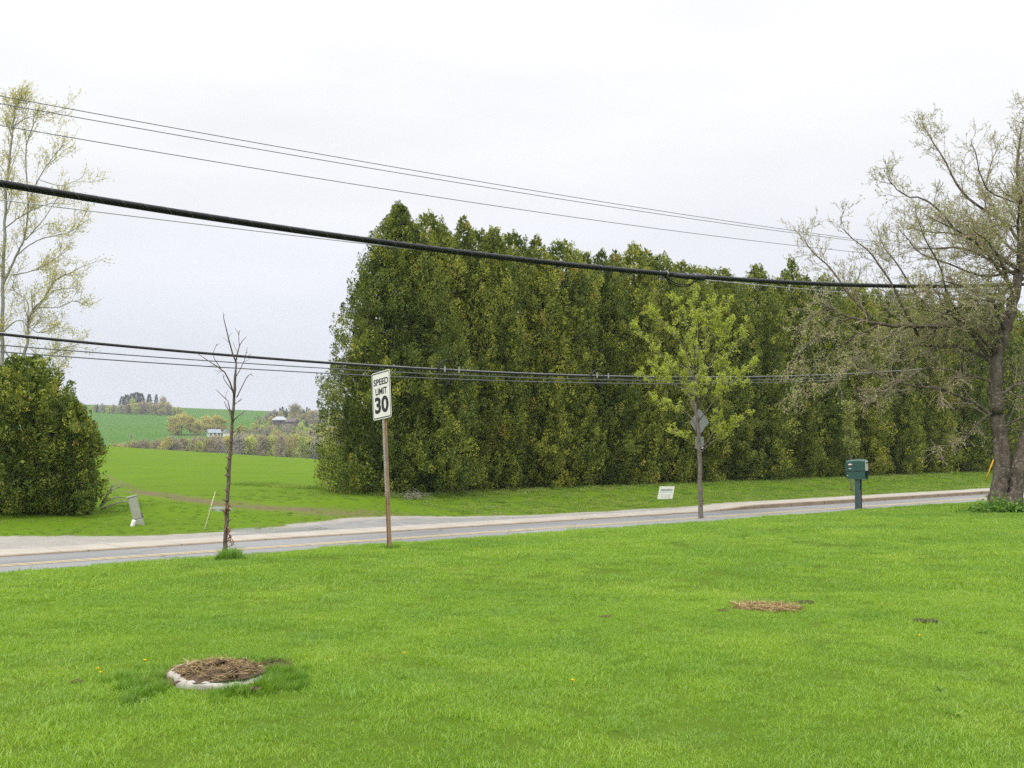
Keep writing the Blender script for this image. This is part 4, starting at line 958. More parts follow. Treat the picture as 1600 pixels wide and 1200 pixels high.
def place_text(s, height, mat, parent, x, z, y, bold=0.0, xs=1.0, width=None):
    me = text_mesh(s, height, bold, xs); 
    if width:
        co = np.empty(len(me.vertices) * 3); me.vertices.foreach_get('co', co); co = co.reshape(-1, 3); co[:, 0] *= width / (co[:, 0].max() - co[:, 0].min()); me.vertices.foreach_set('co', co.ravel()); me.update()
    me.materials.clear(); me.materials.append(mat); o = link('lettering', me, parent, (x, y, z)); return o
def rrect(w, h, r, n=5):
    pts = []
    for cx, cz, a0 in ((w / 2 - r, h / 2 - r, 0), (-w / 2 + r, h / 2 - r, 90), (-w / 2 + r, -h / 2 + r, 180), (w / 2 - r, -h / 2 + r, 270)):
        for k in range(n + 1): a = math.radians(a0 + 90 * k / n); pts.append((cx + r * math.cos(a), cz + r * math.sin(a)))
    return pts

def build_speed_sign():
    base = on_ground(609.5, 858); Y = base.y
    o = thing('speed_sign', 'white speed limit 30 sign leaning left on a rusty steel post', 'road sign', base)
    yaw = math.radians(-54); Rm = Matrix.Rotation(yaw, 4, 'Z') @ Matrix.Rotation(math.radians(-5.3), 4, 'Y')
    o.rotation_euler = Rm.to_euler()
    pm = Y / F; cz = (858 - 617) * pm; W, H = .61, 75.5 * pm
    sg = MB(); sg.prism(rrect(W, H, .045), -.003, 0); pn = sg.build('sign_panel', M['white_paint'], o); pn.location = (0, -.045, cz)
    # border: a thin rounded frame set just inside the edge
    oo = np.array(rrect(W - .03, H - .03, .035)); ii = np.array(rrect(W - .062, H - .062, .024)); n = len(oo)
    V = np.concatenate([np.stack([q[:, 0], np.full(n, -.0045), q[:, 1]], -1) for q in (oo, ii)]); j = np.arange(n); j2 = (j + 1) % n
    MB().add(V, np.stack([j, j + n, j2 + n, j2], -1)).build('border', M['black_paint'], pn)
    place_text('SPEED', H * .138, M['black_paint'], pn, 0, H * .285, -.004, .022, 1, W * .80)
    place_text('LIMIT', H * .138, M['black_paint'], pn, 0, H * .085, -.004, .022, 1, W * .62)
    place_text('30', H * .35, M['black_paint'], pn, 0, -H * .20, -.004, .035, 1, W * .74)
    for z in (H * .375, -H * .415):
        MB().lathe([(.0, -.012), (.011, -.010), (.011, -.002)], 10, M=Matrix.Rotation(-math.pi / 2, 4, 'X').inverted()).build('bolt', M['galv'], pn).location = (0, -.003, z)
    L = cz + H * .42 + .4; hL = L / 2 - .4
    m = MB(); m.box((0, -.036, hL), (.038, .004, L)); m.build('post_face', M['web'], o)
    m = MB(); m.box((-.024, -.018, hL), (.010, .036, L)); m.box((-.040, .002, hL), (.024, .005, L)); m.build('post_flange', M['rust'], o)
    m = MB(); m.box((.024, -.018, hL), (.010, .036, L)); m.box((.040, .002, hL), (.024, .005, L)); m.build('post_flange', M['rust'], o)
    m = MB()
    for z in np.arange(.06, cz - H / 2, .0508): m.lathe([(0, .0), (.0075, 0)], 8, M=Matrix.Translation((0, -.0395, z)) @ Matrix.Rotation(math.pi / 2, 4, 'X'))
    m.build('post_hole_shade_discs', M['hole'], o)  # flat dark discs on the face paint the shade of punched holes

def build_warning_sign():
    x, y = at_s(1092, 29.9); base = Vector((x, y, gz(x, y)))
    o = thing('warning_sign', 'grey back of a diamond road sign with square plate, behind the leafing tree', 'road sign', base); pm = y / F
    o.rotation_euler = (0, 0, YAW + math.pi / 2 - .12 + math.pi)
    z0 = lambda py: P(1092, py, y).z - base.z
    zc = z0(659.5); hd = z0(638) - zc
    m = MB(); m.prism([(hd, 0), (0, hd), (-hd, 0), (0, -hd)], -.004, 0); d = m.build('diamond_plate', M['sign_back'], o); d.location = (0, .03, zc)
    zq = z0(691.5); h2 = z0(682) - zq
    m = MB(); m.prism(rrect(2 * h2, 2 * h2, .03), -.004, 0); q = m.build('square_plate', M['sign_back'], o); q.location = (0, .03, zq)
    MB().box((h2 * .6, -.008, -h2 * .82), (h2 * .5, .006, .07)).build('white_sticker', M['white'], q)
    L = zc + .35 + .4
    m = MB(); m.box((0, .018, L / 2 - .4), (.05, .006, L)); m.box((-.025, .004, L / 2 - .4), (.006, .03, L)); m.box((.025, .004, L / 2 - .4), (.006, .03, L)); m.build('post', M['galv'], o)

def build_yard_sign():
    x, y = at_s(1040, 32.2); base = Vector((x, y, gz(x, y))); pm = y / F
    o = thing('yard_sign', 'small white yard sign with dark blue heading, tilted on the far verge', 'sign', base)
    o.rotation_euler = (0, 0, math.radians(-6)); w, h = 23.2 * pm, 20 * pm; zc = P(1040, 770, y).z - base.z
    sh = .20
    m = MB(); V = []
    for yy in (-.006, .006):
        for (a, b) in ((-w / 2, -h / 2), (w / 2, -h / 2), (w / 2, h / 2), (-w / 2, h / 2)): V.append([a + b * sh, yy, b])
    m.add(V, [[0, 1, 2, 3], [7, 6, 5, 4], [0, 4, 5, 1], [1, 5, 6, 2], [2, 6, 7, 3], [3, 7, 4, 0]]); pn = m.build('panel', M['white_paint'], o); pn.location = (0, 0, zc)
    rng = np.random.default_rng(2)
    def marks(x0, x1, z0_, z1, n, mat, name):
        m = MB(); xs = np.linspace(x0, x1, n + 1)
        for a, b in zip(xs[:-1], xs[1:]):
            ww = (b - a) * .78; zm = (z0_ + z1) / 2; hh = z1 - z0_
            k = rng.integers(0, 3)
            m.box((a + ww * .2 + zm * sh, -.0085, zm), (ww * .3, .004, hh))
            if k != 0: m.box((a + ww * .62 + zm * sh, -.0085, z1 - hh * .12), (ww * .5, .0036, hh * .24))
            if k != 1: m.box((a + ww * .62 + zm * sh, -.0085, z0_ + hh * .12), (ww * .5, .0036, hh * .24))
            if k != 2: m.box((a + ww * .80 + zm * sh, -.0085, zm), (ww * .2, .0032, hh * .8))
        m.build(name, mat, pn)
    marks(-w * .22, w * .42, h * .15, h * .30, 8, M['navy'], 'heading')
    m = MB(); m.tube([(-w * .36 + h * .2 * sh, -.009, h * .16), (-w * .30 + h * .2 * sh, -.009, h * .34), (-w * .25 + h * .2 * sh, -.009, h * .15)], .012, 5); m.build('emblem', M['navy'], pn)
    MB().box((0, -.0085, h * .07), (w * .85, .004, .02)).build('rule', M['aqua_ink'], pn)
    for zz in (-h * .16, -h * .32):
        for xx in (-w * .28, -w * .06, w * .17): marks(xx, xx + w * .16, zz - h * .05, zz + h * .05, 3, M['grey_ink'], 'small_print')
    m = MB()
    for dx in (-.3, .3): m.tube([(dx * w - .05, 0, -.15), (dx * w - .02, .0, zc - h * .4), (dx * w + .03, .009, zc)], .006, 5)
    m.build('wire_frame', M['wire'], o)

def build_mailbox():
    base = on_ground(1341, 798); Y = base.y; pm = Y / F
    v = Vector((base.x, base.y, 0)).normalized(); r = Vector((v.y, -v.x, 0)); psi = math.radians(24)
    a = r * math.cos(psi) - v * math.sin(psi)           # the door end looks right and towards the viewer
    o = thing('mailbox', 'dark green plastic mailbox with post, red oval sticker and newspaper slot', 'mailbox', base, math.atan2(a.y, a.x))
    zt, zb = (798 - 718) * pm, (798 - 749) * pm; L, W = 29.5 * pm / math.cos(psi), .30; zm = zb + (zt - zb) * .40
    # rounded upper body: cross-section across the width, lofted along the length
    def section(w, z0, z1, crown):
        q = [(-w / 2, z0), (w / 2, z0), (w / 2, z1 - crown)]
        for k in range(1, 10): t = math.pi * k / 10; q.append((w / 2 * math.cos(t), z1 - crown + crown * math.sin(t)))
        q.append((-w / 2, z1 - crown)); return q
    def loft(xs, secs, name, mat, parent):
        m = MB(); n = len(secs[0]); V = np.array([[x, yy, zz] for x, sc in zip(xs, secs) for yy, zz in sc])
        i = np.arange(len(xs) - 1)[:, None] * n; j = np.arange(n)[None, :]; j2 = (j + 1) % n
        m.add(V, np.stack([i + j, i + n + j, i + n + j2, i + j2], -1).reshape(-1, 4)); b = m.n - len(V)
        m.f.setdefault(n, []).extend([np.array([list(range(n))]), np.array([list(range(len(V) - n, len(V)))[::-1]])]); m.r.setdefault(n, []).extend([np.full(1, .5)] * 2); m.m.setdefault(n, []).extend([np.full(1, 0)] * 2)
        ob = m.build(name, M[mat], parent); return ob
    xs = [-L * .57, -L * .545, -L * .5, -L * .4, -L * .15, L * .1, L * .3, L * .42, L * .45]
    tops = [.80, .88, .93, .955, .985, 1.0, .995, .975, .96]; wd = [.80, .93, .98, 1, 1, 1, 1, .99, .97]
    up = loft(xs, [section(W * w, zm + .012, zb + (zt - zb) * t, .085) for t, w in zip(tops, wd)], 'body', 'green_plastic', o)
    xs2 = [-L * .50, -L * .47, -L * .3, L * .2, L * .42]; lo = MB()
    # lower newspaper box, open at the door end: floor, sides, back
    sideV = [(-L * .53, zm), (-L * .45, zb + .01), (-L * .38, zb), (L * .45, zb), (L * .45, zm)]
    lo.prism(sideV, -W * .49, -W * .43); lo.prism(sideV, W * .43, W * .49)
    lo.box((-L * .44, 0, (zm + zb) / 2), (.03, W * .86, (zm - zb) * .8)); lo.box((L * .02, 0, zb + .012), (L * .92, W * .86, .022))
    lo.build('newspaper_box', M['green_plastic'], o)
    MB().box((L * .20, 0, zm + .004), (L * .5, W * .86, .012)).box((-L * .36, 0, (zm + zb) / 2), (.02, W * .84, (zm - zb) * .9)).build('box_opening_shade', M['dark'], o)  # near-black sheets paint the shade inside the newspaper opening
    MB().box((L * .45 + .008, 0, zb + .012), (.035, W * 1.0, .028)).build('slot_lip', M['blue_plastic'], o)
    dr = MB(); dr.prism([(q * .82, zz) for q, zz in [(-W / 2, zm + .03), (W / 2, zm + .03), (W / 2, zt - .15), (W * .40, zt - .08), (W * .2, zt - .045), (-W * .2, zt - .045), (-W * .40, zt - .08), (-W / 2, zt - .15)]], 0, .012)
    d = dr.build('door', M['grey_plastic'], o); d.rotation_euler = (0, 0, -math.pi / 2); d.location = (L * .452, 0, 0)
    MB().box((0, .02, zt - .13), (W * .5, .03, .035)).build('handle', M['dark'], d)
    y0 = -W * .5 - .002
    mo = Matrix.Translation((-L * .30, y0, zb + (zt - zb) * .725)) @ Matrix.Rotation(math.pi / 2, 4, 'X')
    ang = np.linspace(0, 2 * math.pi, 25)[:-1]
    MB().prism([(.085 * math.cos(t), .036 * math.sin(t)) for t in ang], -.003, 0).build('oval_sticker', M['red'], o).location = (-L * .28, y0, zb + (zt - zb) * .725)
    MB().prism([(.075 * math.cos(t) - .012 * (t > 1.5), .018 * math.sin(t) + .013) for t in ang], -.0045, -.003).box((-.055, -.0035, .0), (.03, .002, .045)).build('sticker_mark', M['white'], o).location = (-L * .28, y0, zb + (zt - zb) * .725)
    m = MB()
    for k, hh in enumerate((.034, .026, .03, .028)): m.box((k * .026 - .04, 0, hh / 2), (.012, .004, hh)); m.box((k * .026 - .032, 0, .024), (.02, .0034, .009))
    m.build('white_lettering', M['white'], o).location = (-L * .30, y0, zb + (zt - zb) * .50)
    MB().prism([(.014 * math.cos(t), .014 * math.sin(t)) for t in ang], -.004, 0).build('white_button', M['white'], o).location = (-L * .42, -W * .5 + .002, zb + (zt - zb) * .17)
    m = MB(); m.box((-L * .1, y0 + .001, zm - .004), (L * .75, .008, .012)); m.build('seam', M['dark'], o)
    # hollow post with a timber inside
    pw, pd = .205, .20; px0 = L * .02
    m = MB(); m.box((px0, -pd / 2 + .012, zb / 2 - .1), (pw, .024, zb + .2)); m.box((px0 , pd / 2 - .012, zb / 2 - .1), (pw, .024, zb + .2)); m.box((px0 - pw / 2 + .012, 0, zb / 2 - .1), (.024, pd - .048, zb + .2))
    m.build('post', M['blue_plastic'], o)
    MB().box((px0 + .02, .028, zb / 2 - .1), (.05, .08, zb + .18)).build('post_slot_shade', M['dark'], o)  # near-black filler paints the shade in the open slot of the post
    MB().box((px0 + .07, -.045, zb * .34 - .1), (.05, .05, zb * .66 + .2)).build('timber', M['wood'], o)
    MB().box((px0 + .085, -.045, zb * .86), (.02, .03, .05)).build('latch', M['grey_plastic'], o)

def build_pedestal():
    base = on_ground(217, 820); Y = base.y; pm = Y / F; H = 46 * pm
    o = thing('utility_pedestal', 'grey-green utility pedestal leaning left beside the smaller cedar bush', 'utility box', base)
    o.rotation_euler = (Matrix.Rotation(math.radians(20), 4, 'Z') @ Matrix.Rotation(math.radians(-14), 4, 'Y')).to_euler()
    w = .27
    def tower(w0, d0, z0, z1, name, mat, bev=.035):
        sec = [(-w0 / 2 + bev, -d0 / 2), (w0 / 2 - bev, -d0 / 2), (w0 / 2, -d0 / 2 + bev), (w0 / 2, d0 / 2 - bev), (w0 / 2 - bev, d0 / 2), (-w0 / 2 + bev, d0 / 2), (-w0 / 2, d0 / 2 - bev), (-w0 / 2, -d0 / 2 + bev)]
        rings = [(1, z0), (1, z1 - .03), (.93, z1 - .008), (.75, z1)]; n = 8; V = np.array([[x * k, y * k, z] for k, z in rings for x, y in sec]); m = MB()
        i = np.arange(len(rings) - 1)[:, None] * n; j = np.arange(n)[None, :]; j2 = (j + 1) % n
        m.add(V, np.stack([i + j, i + j2, i + n + j2, i + n + j], -1).reshape(-1, 4)); m.f.setdefault(n, []).append(np.array([[len(V) - n + k for k in range(n)]])); m.r.setdefault(n, []).append(np.full(1, .5)); m.m.setdefault(n, []).append(np.full(1, 0))
        return m.build(name, M[mat], o)
    tower(w, .24, .17, H, 'cover', 'pedestal'); tower(w + .05, .28, -.2, .19, 'base', 'pedestal')
    MB().box((0, 0, .195), (w + .045, .275, .012)).build('seam', M['pedestal_dark'], o)
    MB().box((w / 2 + .02, -.05, .26), (.05, .08, .16)).build('bracket', M['pedestal_dark'], o)
    MB().box((0, 0, H - .005), (w + .03, .27, .02)).build('lid', M['pedestal'], o)
    b = on_ground(207, 822); m = MB(); m.lathe([(.065, -.1), (.065, .15), (.05, .185), (.0, .19)], 14, M=Matrix.Rotation(.25, 4, 'Y')); m = m.build('pipe_stub', M['white_paint'], None, True); m.location = b
    tag(m, 'short white capped pipe stub at the foot of the leaning pedestal', 'pipe')

def build_small_things():
    rng = np.random.default_rng(51)
    b = on_ground(320, 826); t = P(336.5, 768, b.y); m = MB(); m.tube([b - Vector((.02, 0, .1)), b, (b + t) / 2, t], [.014, .014, .013, .012], 6)
    tag(m.build('marker_stake', M['pale_stake'], None, True, b), 'thin pale stake leaning right at the field entrance', 'stake')
    x, y = at_s(1541, 33.0); b = Vector((x, y, gz(x, y))); p1 = P(1540, 750, y); p2 = P(1552.5, 718, y); d = (p2 - p1)
    o = thing('guy_marker', 'slanted yellow guy wire marker just left of the apple tree trunk', 'marker', b)
    m = MB(); m.tube([p1, p1 + d * .5, p2], [.045, .04, .035], 8); m.build('yellow_sleeve', M['yellow_plastic'], o, True, b)
    m = MB(); m.tube([p1 - d * .5, p1, p2, p2 + d * 7], .012, 5); m.build('guy_wire', M['wire'], o, True, b)
    # bleached brush by the bush and twigs at the hedge foot
    S = dict(wiggle=.2, tropism=[0, 0], rmin=.006, leaf_level=-1, leaf_density=0, kids=[0, 2.5, 2], angle=(.4, 1.0), ratio=(.4, .7))
    b = on_ground(165, 800); m = MB(); lv = []
    for pts in ([(158, 790), (170, 770), (185, 760), (203, 756)], [(156, 792), (175, 778), (198, 777), (215, 780)], [(158, 796), (180, 787), (200, 783), (210, 776)], [(160, 785), (172, 766), (176, 754)]):
        branch(m, lv, px_guide(pts, b.y, rng, .4), .035, .008, S, rng, 1, 3.0, (.3, .7), .2, 6)
    tag(m.build('dead_branch', M['dead_wood'], None, True, b), 'bleached dead branches sticking out beside the smaller cedar bush', 'branch')
    b = on_ground(638, 780); m = MB()
    for k in range(70):
        a = rng.uniform(0, 6.28); c = np.array(b) + np.array([rng.normal(0, .3), rng.normal(0, .25), rng.uniform(.02, .22)]); l = rng.uniform(.15, .5); e = c + np.array([math.cos(a) * l, math.sin(a) * l, rng.normal(0, .1)])
        m.tube([c, (c + e) / 2 + np.array([0, 0, .04]), e], [.008, .007, .004], 3)
    tag(m.build('twig_pile', M['dead_wood'], None, True, b), 'small heap of dead twigs at the hedge foot near the speed sign', 'twigs')

def clods(m, c, rx, ry, n, rng, size=(.01, .035), zf=None, mat=0):
    for k in range(n):
        a, q = rng.uniform(0, 6.28), math.sqrt(rng.uniform(0, 1)); x, y = c[0] + rx * q * math.cos(a), c[1] + ry * q * math.sin(a); s = rng.uniform(*size)
        z = (zf(x, y) if zf else c[2]) + s * .1
        ph = [(0, -s * .6), (s * .8, -s * .25), (s, s * .15), (s * .6, s * .5), (0, s * .62)]; n0 = m.n
        m.lathe(ph, 6, (0, 0, 0), Matrix.Translation((x, y, z)) @ Matrix.Rotation(rng.uniform(0, 6.28), 4, 'Z') @ Matrix.Rotation(rng.uniform(-.6, .6), 4, 'X'), mat)
        m.v[-1] = m.v[-1] + rng.normal(0, s * .13, m.v[-1].shape)
def straws(m, c, rx, ry, n, rng, zf, L=(.04, .13), w=.004):
    a = rng.uniform(0, 6.28, n); q = np.sqrt(rng.uniform(0, 1, n)); x = c[0] + rx * q * np.cos(a); y = c[1] + ry * q * np.sin(a)
    z = np.array([zf(i, j) for i, j in zip(x, y)]) + rng.uniform(.002, .02, n); b = rng.uniform(0, 6.28, n)
    leaves(m, np.stack([x, y, z], -1), np.stack([np.cos(b), np.sin(b), rng.normal(.05, .2, n)], -1), rng.uniform(*L, n).mean(), w, rng, rng.normal(.5, .25, n), .15)

def build_well_cover():
    rng = np.random.default_rng(6); c = on_ground(338, 1061); c.z = gz(c.x, c.y)
    o = thing('well_cover', 'round concrete well cover topped with dirt and dead grass, in the near lawn', 'well cover', c)
    tilt = Matrix.Rotation(math.radians(2.5), 4, 'X') @ Matrix.Rotation(math.radians(6), 4, 'Y'); R = .33
    m = MB(); m.lathe([(R * 1.0, -.12), (R * 1.015, .018), (R * .99, .040), (R * .93, .046), (0, .046)], 40, M=tilt); V = m.v[0]; V += rng.normal(0, .007, V.shape)
    m.build('concrete_disc', M['cover'], o, True)
    def top(x, y): return .046 + max(0, .055 * (1 - (x * x + y * y) / R ** 2)) + .012 * math.sin(x * 31) * math.sin(y * 27) - (.05 if (x - .02) ** 2 + (y + .0) ** 2 < .003 else 0)
    nr, na = 14, 36; V = [(0, 0, top(0, 0))]; 
    for i in range(1, nr + 1):
        for k in range(na):
            a = 2 * math.pi * k / na; rr = R * 1.0 * i / nr * (1 + ((.05 * math.sin(3 * a + 1) + .04 * math.sin(7 * a) + .20 * max(0, math.cos(a - 2.7))) if i >= nr - 2 else 0)); x, y = rr * math.cos(a) - .01, rr * math.sin(a) + .025
            V.append((x, y, top(x, y) + rng.normal(0, .009) if i < nr - 1 else (.038 if math.cos(a - 2.7) < .1 else .0 if i == nr else .045)))
    F3 = [[0, 1 + k, 1 + (k + 1) % na] for k in range(na)]; F4 = [[1 + (i - 1) * na + k, 1 + i * na + k, 1 + i * na + (k + 1) % na, 1 + (i - 1) * na + (k + 1) % na] for i in range(1, nr) for k in range(na)]
    m = MB(); m.add(V, F3); m.f.setdefault(4, []).append(np.array(F4)); m.r.setdefault(4, []).append(np.full(len(F4), .5)); m.m.setdefault(4, []).append(np.full(len(F4), 0))
    clods(m, (0, .02, 0), R * .9, R * .85, 170, rng, (.008, .028), top)
    m.build('dirt_layer', M['soil'], o, True)
    m = MB(); straws(m, (0, .02), R * .97, R * .95, 1500, rng, top, (.03, .10), .0045); g = m.build('dead_grass', M['straw'], o); g['kind'] = 'stuff'
    c2 = on_ground(428, 1047); m = MB(); clods(m, (c2.x, c2.y, c2.z), .13, .09, 130, rng, (.010, .034), lambda x, y: c2.z + .035 - .15 * abs(x - c2.x)); straws(m, (c2.x, c2.y), .13, .09, 120, rng, lambda x, y: c2.z + .06 - .2 * abs(x - c2.x), (.03, .09), .0045)
    tag(m.build('soil_clump', M['soil'], None, True, c2), 'loose brown soil clump lying right of the round well cover', 'soil')
    c2 = on_ground(390, 1083); m = MB(); clods(m, (c2.x, c2.y, c2.z), .07, .05, 22, rng, (.012, .032), lambda x, y: c2.z + .02)
    tag(m.build('soil_clump', M['soil'], None, True, c2), 'few soil crumbs against the front rim of the well cover', 'soil')

def build_lawn_patches():
    rng = np.random.default_rng(16); c = on_ground(1198, 951); m = MB(); zf = lambda x, y: gz(x, y) + .012
    straws(m, (c.x, c.y), .33, .27, 1500, rng, zf, (.05, .14), .006); o = m.build('straw_patch', M['straw'], None, False, c)
    tag(o, 'patch of tan dead grass lying in the right part of the lawn', 'dead grass')
    for px, py, rx, ry, n, lab in ((1258, 943, .10, .11, 75, 'dark earth hole at the right end of the tan dead grass patch'), (1448, 972, .11, .11, 50, 'dark earth clod alone in the lawn below the apple tree'),
                                   (1131, 956, .07, .06, 26, 'brown earth crumbs at the left end of the tan dead grass patch'), (946, 965, .06, .05, 20, 'small brown earth crumbs in the middle of the lawn'), (122, 1068, .04, .04, 12, 'few dark crumbs beside the yellow dandelions, at the lower left')):
        c = on_ground(px, py); m = MB(); clods(m, c, rx, ry * .8, n, rng, (.008, .022), lambda x, y: gz(x, y) + .008)
        tag(m.build('earth_clod', M['soil_dark' if n > 40 else 'soil'], None, True, c), lab, 'soil', 'bare earth spots in the lawn')
    dand = [(152, 1055, 'upper yellow dandelion of the pair left of the well cover'), (158, 1061, 'lower yellow dandelion of the pair left of the well cover'), (226, 1042, 'single yellow dandelion just left of the well cover'),
            (895, 1074, 'yellow dandelion alone in the lower middle of the lawn'), (1438, 1001, 'yellow dandelion below the dark earth clod'),
            (748, 862, 'yellow dandelion near the lawn crest right of the speed sign'), (632, 1030, 'yellow dandelion left of the lawn centre')]
    proto = None
    for px, py, lab in dand:
        c = on_ground(px, py + 2)
        o = thing('dandelion', lab, 'flower', c, rng.uniform(0, 6), 'dandelions in the lawn')
        if proto is None:
            hd = MB(); a = np.linspace(0, 6.28, 60); pos = np.zeros((60, 3)); pos[:, 2] = .055
            leaves(hd, pos, np.stack([np.cos(a), np.sin(a), rng.uniform(.1, .9, 60)], -1), .013, .006, rng, rng.uniform(0, 1, 60), .15); hd.lathe([(.0, .061), (.007, .058), (.008, .054), (0, .05)], 8)
            st = MB(); st.tube([(0, 0, 0), (.004, 0, .03), (0, 0, .053)], .0022, 5); proto = (hd.data('flower_head', [M['petal']]), st.data('stem', [M['stem']]))
        link('flower_head', proto[0], o); link('stem', proto[1], o)
    weeds = [(625, 1062, 'pale broadleaf weed left of the lawn centre'), (1470, 1082, 'broadleaf weed at the lower right of the lawn'), (1490, 1120, 'largest broadleaf weed near the bottom right corner'), (1535, 992, 'pale broadleaf weed right of the dark earth clod'),
             (943, 940, 'broadleaf weed above the brown crumbs mid lawn'), (215, 1098, 'leafy weed in front of the well cover, left side')]
    vs = []
    for v in range(3):
        m = MB(); n = 14; a = np.linspace(0, 6.28, n) + rng.uniform(-.2, .2, n); leaves(m, np.zeros((n, 3)) + np.array([0, 0, .02]), np.stack([np.cos(a), np.sin(a), rng.uniform(.25, .9, n)], -1), .12, .035, rng, rng.uniform(.3, 1, n), .1); vs.append(m.data('weed', [M['weed_leaf']]))
    for i, (px, py, lab) in enumerate(weeds):
        c = on_ground(px, py); o = link('weed', vs[i % 3], None, c); o.rotation_euler = (0, 0, rng.uniform(0, 6)); o.scale = (.55, .55, .5) if i != 2 else (.7, .7, .55); tag(o, lab, 'weed', 'broadleaf weeds in the lawn')

# ------------------------------------------------------------------ grass (instanced blades)
HID = bpy.data.collections.new('grass_blades')
def tuft(name, n, rad, h, w, mat, rng, lean=.35):
    a = rng.uniform(0, 6.28, n); q = rad * np.sqrt(rng.uniform(0, 1, n)); p = np.stack([q * np.cos(a), q * np.sin(a), np.full(n, -.01)], -1)
    b = rng.uniform(0, 6.28, n); hh = h * rng.uniform(.55, 1.25, n); ln = lean * rng.uniform(.1, 1.3, n); d = np.stack([np.cos(b) * ln, np.sin(b) * ln, np.ones(n)], -1)
    c = rng.uniform(0, 6.28, n); sd = np.stack([np.cos(c), np.sin(c), np.zeros(n)], -1) * (w / 2 * rng.uniform(.7, 1.3, n))[:, None]
    m1 = p + d * (hh * .55)[:, None]; d2 = d * np.array([2.1, 2.1, .8]); tip = m1 + d2 * (hh * .45)[:, None]
    V = np.stack([p - sd, p + sd, m1 + sd * .85, m1 - sd * .85, tip], 1).reshape(-1, 3); i = np.arange(n)[:, None] * 5
    me = mesh_data(name, V, [i + np.array([[0, 1, 2, 3]]), i + np.array([[3, 2, 4]])], [mat], None, np.tile(rng.uniform(0, 1, n), 2))
    o = bpy.data.objects.new(name, me); HID.objects.link(o); return o
def scatter(name, pts, scales, tufts, label, seed):
    """one object of grass: points carrying instanced blades"""
    col = bpy.data.collections.new(name + '_blades')
    for t in tufts: col.objects.link(t)
    me = bpy.data.meshes.new(name); me.vertices.add(len(pts)); me.vertices.foreach_set('co', np.asarray(pts, np.float32).ravel())
    a = me.attributes.new('size', 'FLOAT', 'POINT'); a.data.foreach_set('value', np.asarray(scales, np.float32))
    o = link(name, me); g = bpy.data.node_groups.new(name, 'GeometryNodeTree')
    g.interface.new_socket('Geometry', in_out='INPUT', socket_type='NodeSocketGeometry'); g.interface.new_socket('Geometry', in_out='OUTPUT', socket_type='NodeSocketGeometry')
    N = g.nodes.new; gi, go = N('NodeGroupInput'), N('NodeGroupOutput'); ip = N('GeometryNodeInstanceOnPoints'); ci = N('GeometryNodeCollectionInfo')
    ci.inputs[0].default_value = col; ci.inputs['Separate Children'].default_value = True; ci.inputs['Reset Children'].default_value = True
    rv = N('FunctionNodeRandomValue'); rv.data_type = 'FLOAT_VECTOR'; rv.inputs[0].default_value = (-.1, -.1, 0); rv.inputs[1].default_value = (.1, .1, 6.283); rv.inputs['Seed'].default_value = seed
    na = N('GeometryNodeInputNamedAttribute'); na.data_type = 'FLOAT'; na.inputs[0].default_value = 'size'
    ip.inputs['Pick Instance'].default_value = True
    Lk = g.links.new; Lk(gi.outputs[0], ip.inputs['Points']); Lk(ci.outputs[0], ip.inputs['Instance']); Lk(rv.outputs[0], ip.inputs['Rotation']); Lk(na.outputs[0], ip.inputs['Scale']); Lk(ip.outputs[0], go.inputs[0])
    md = o.modifiers.new('grass', 'NODES'); md.node_group = g
    return tag(o, label, 'grass', None, 'stuff')
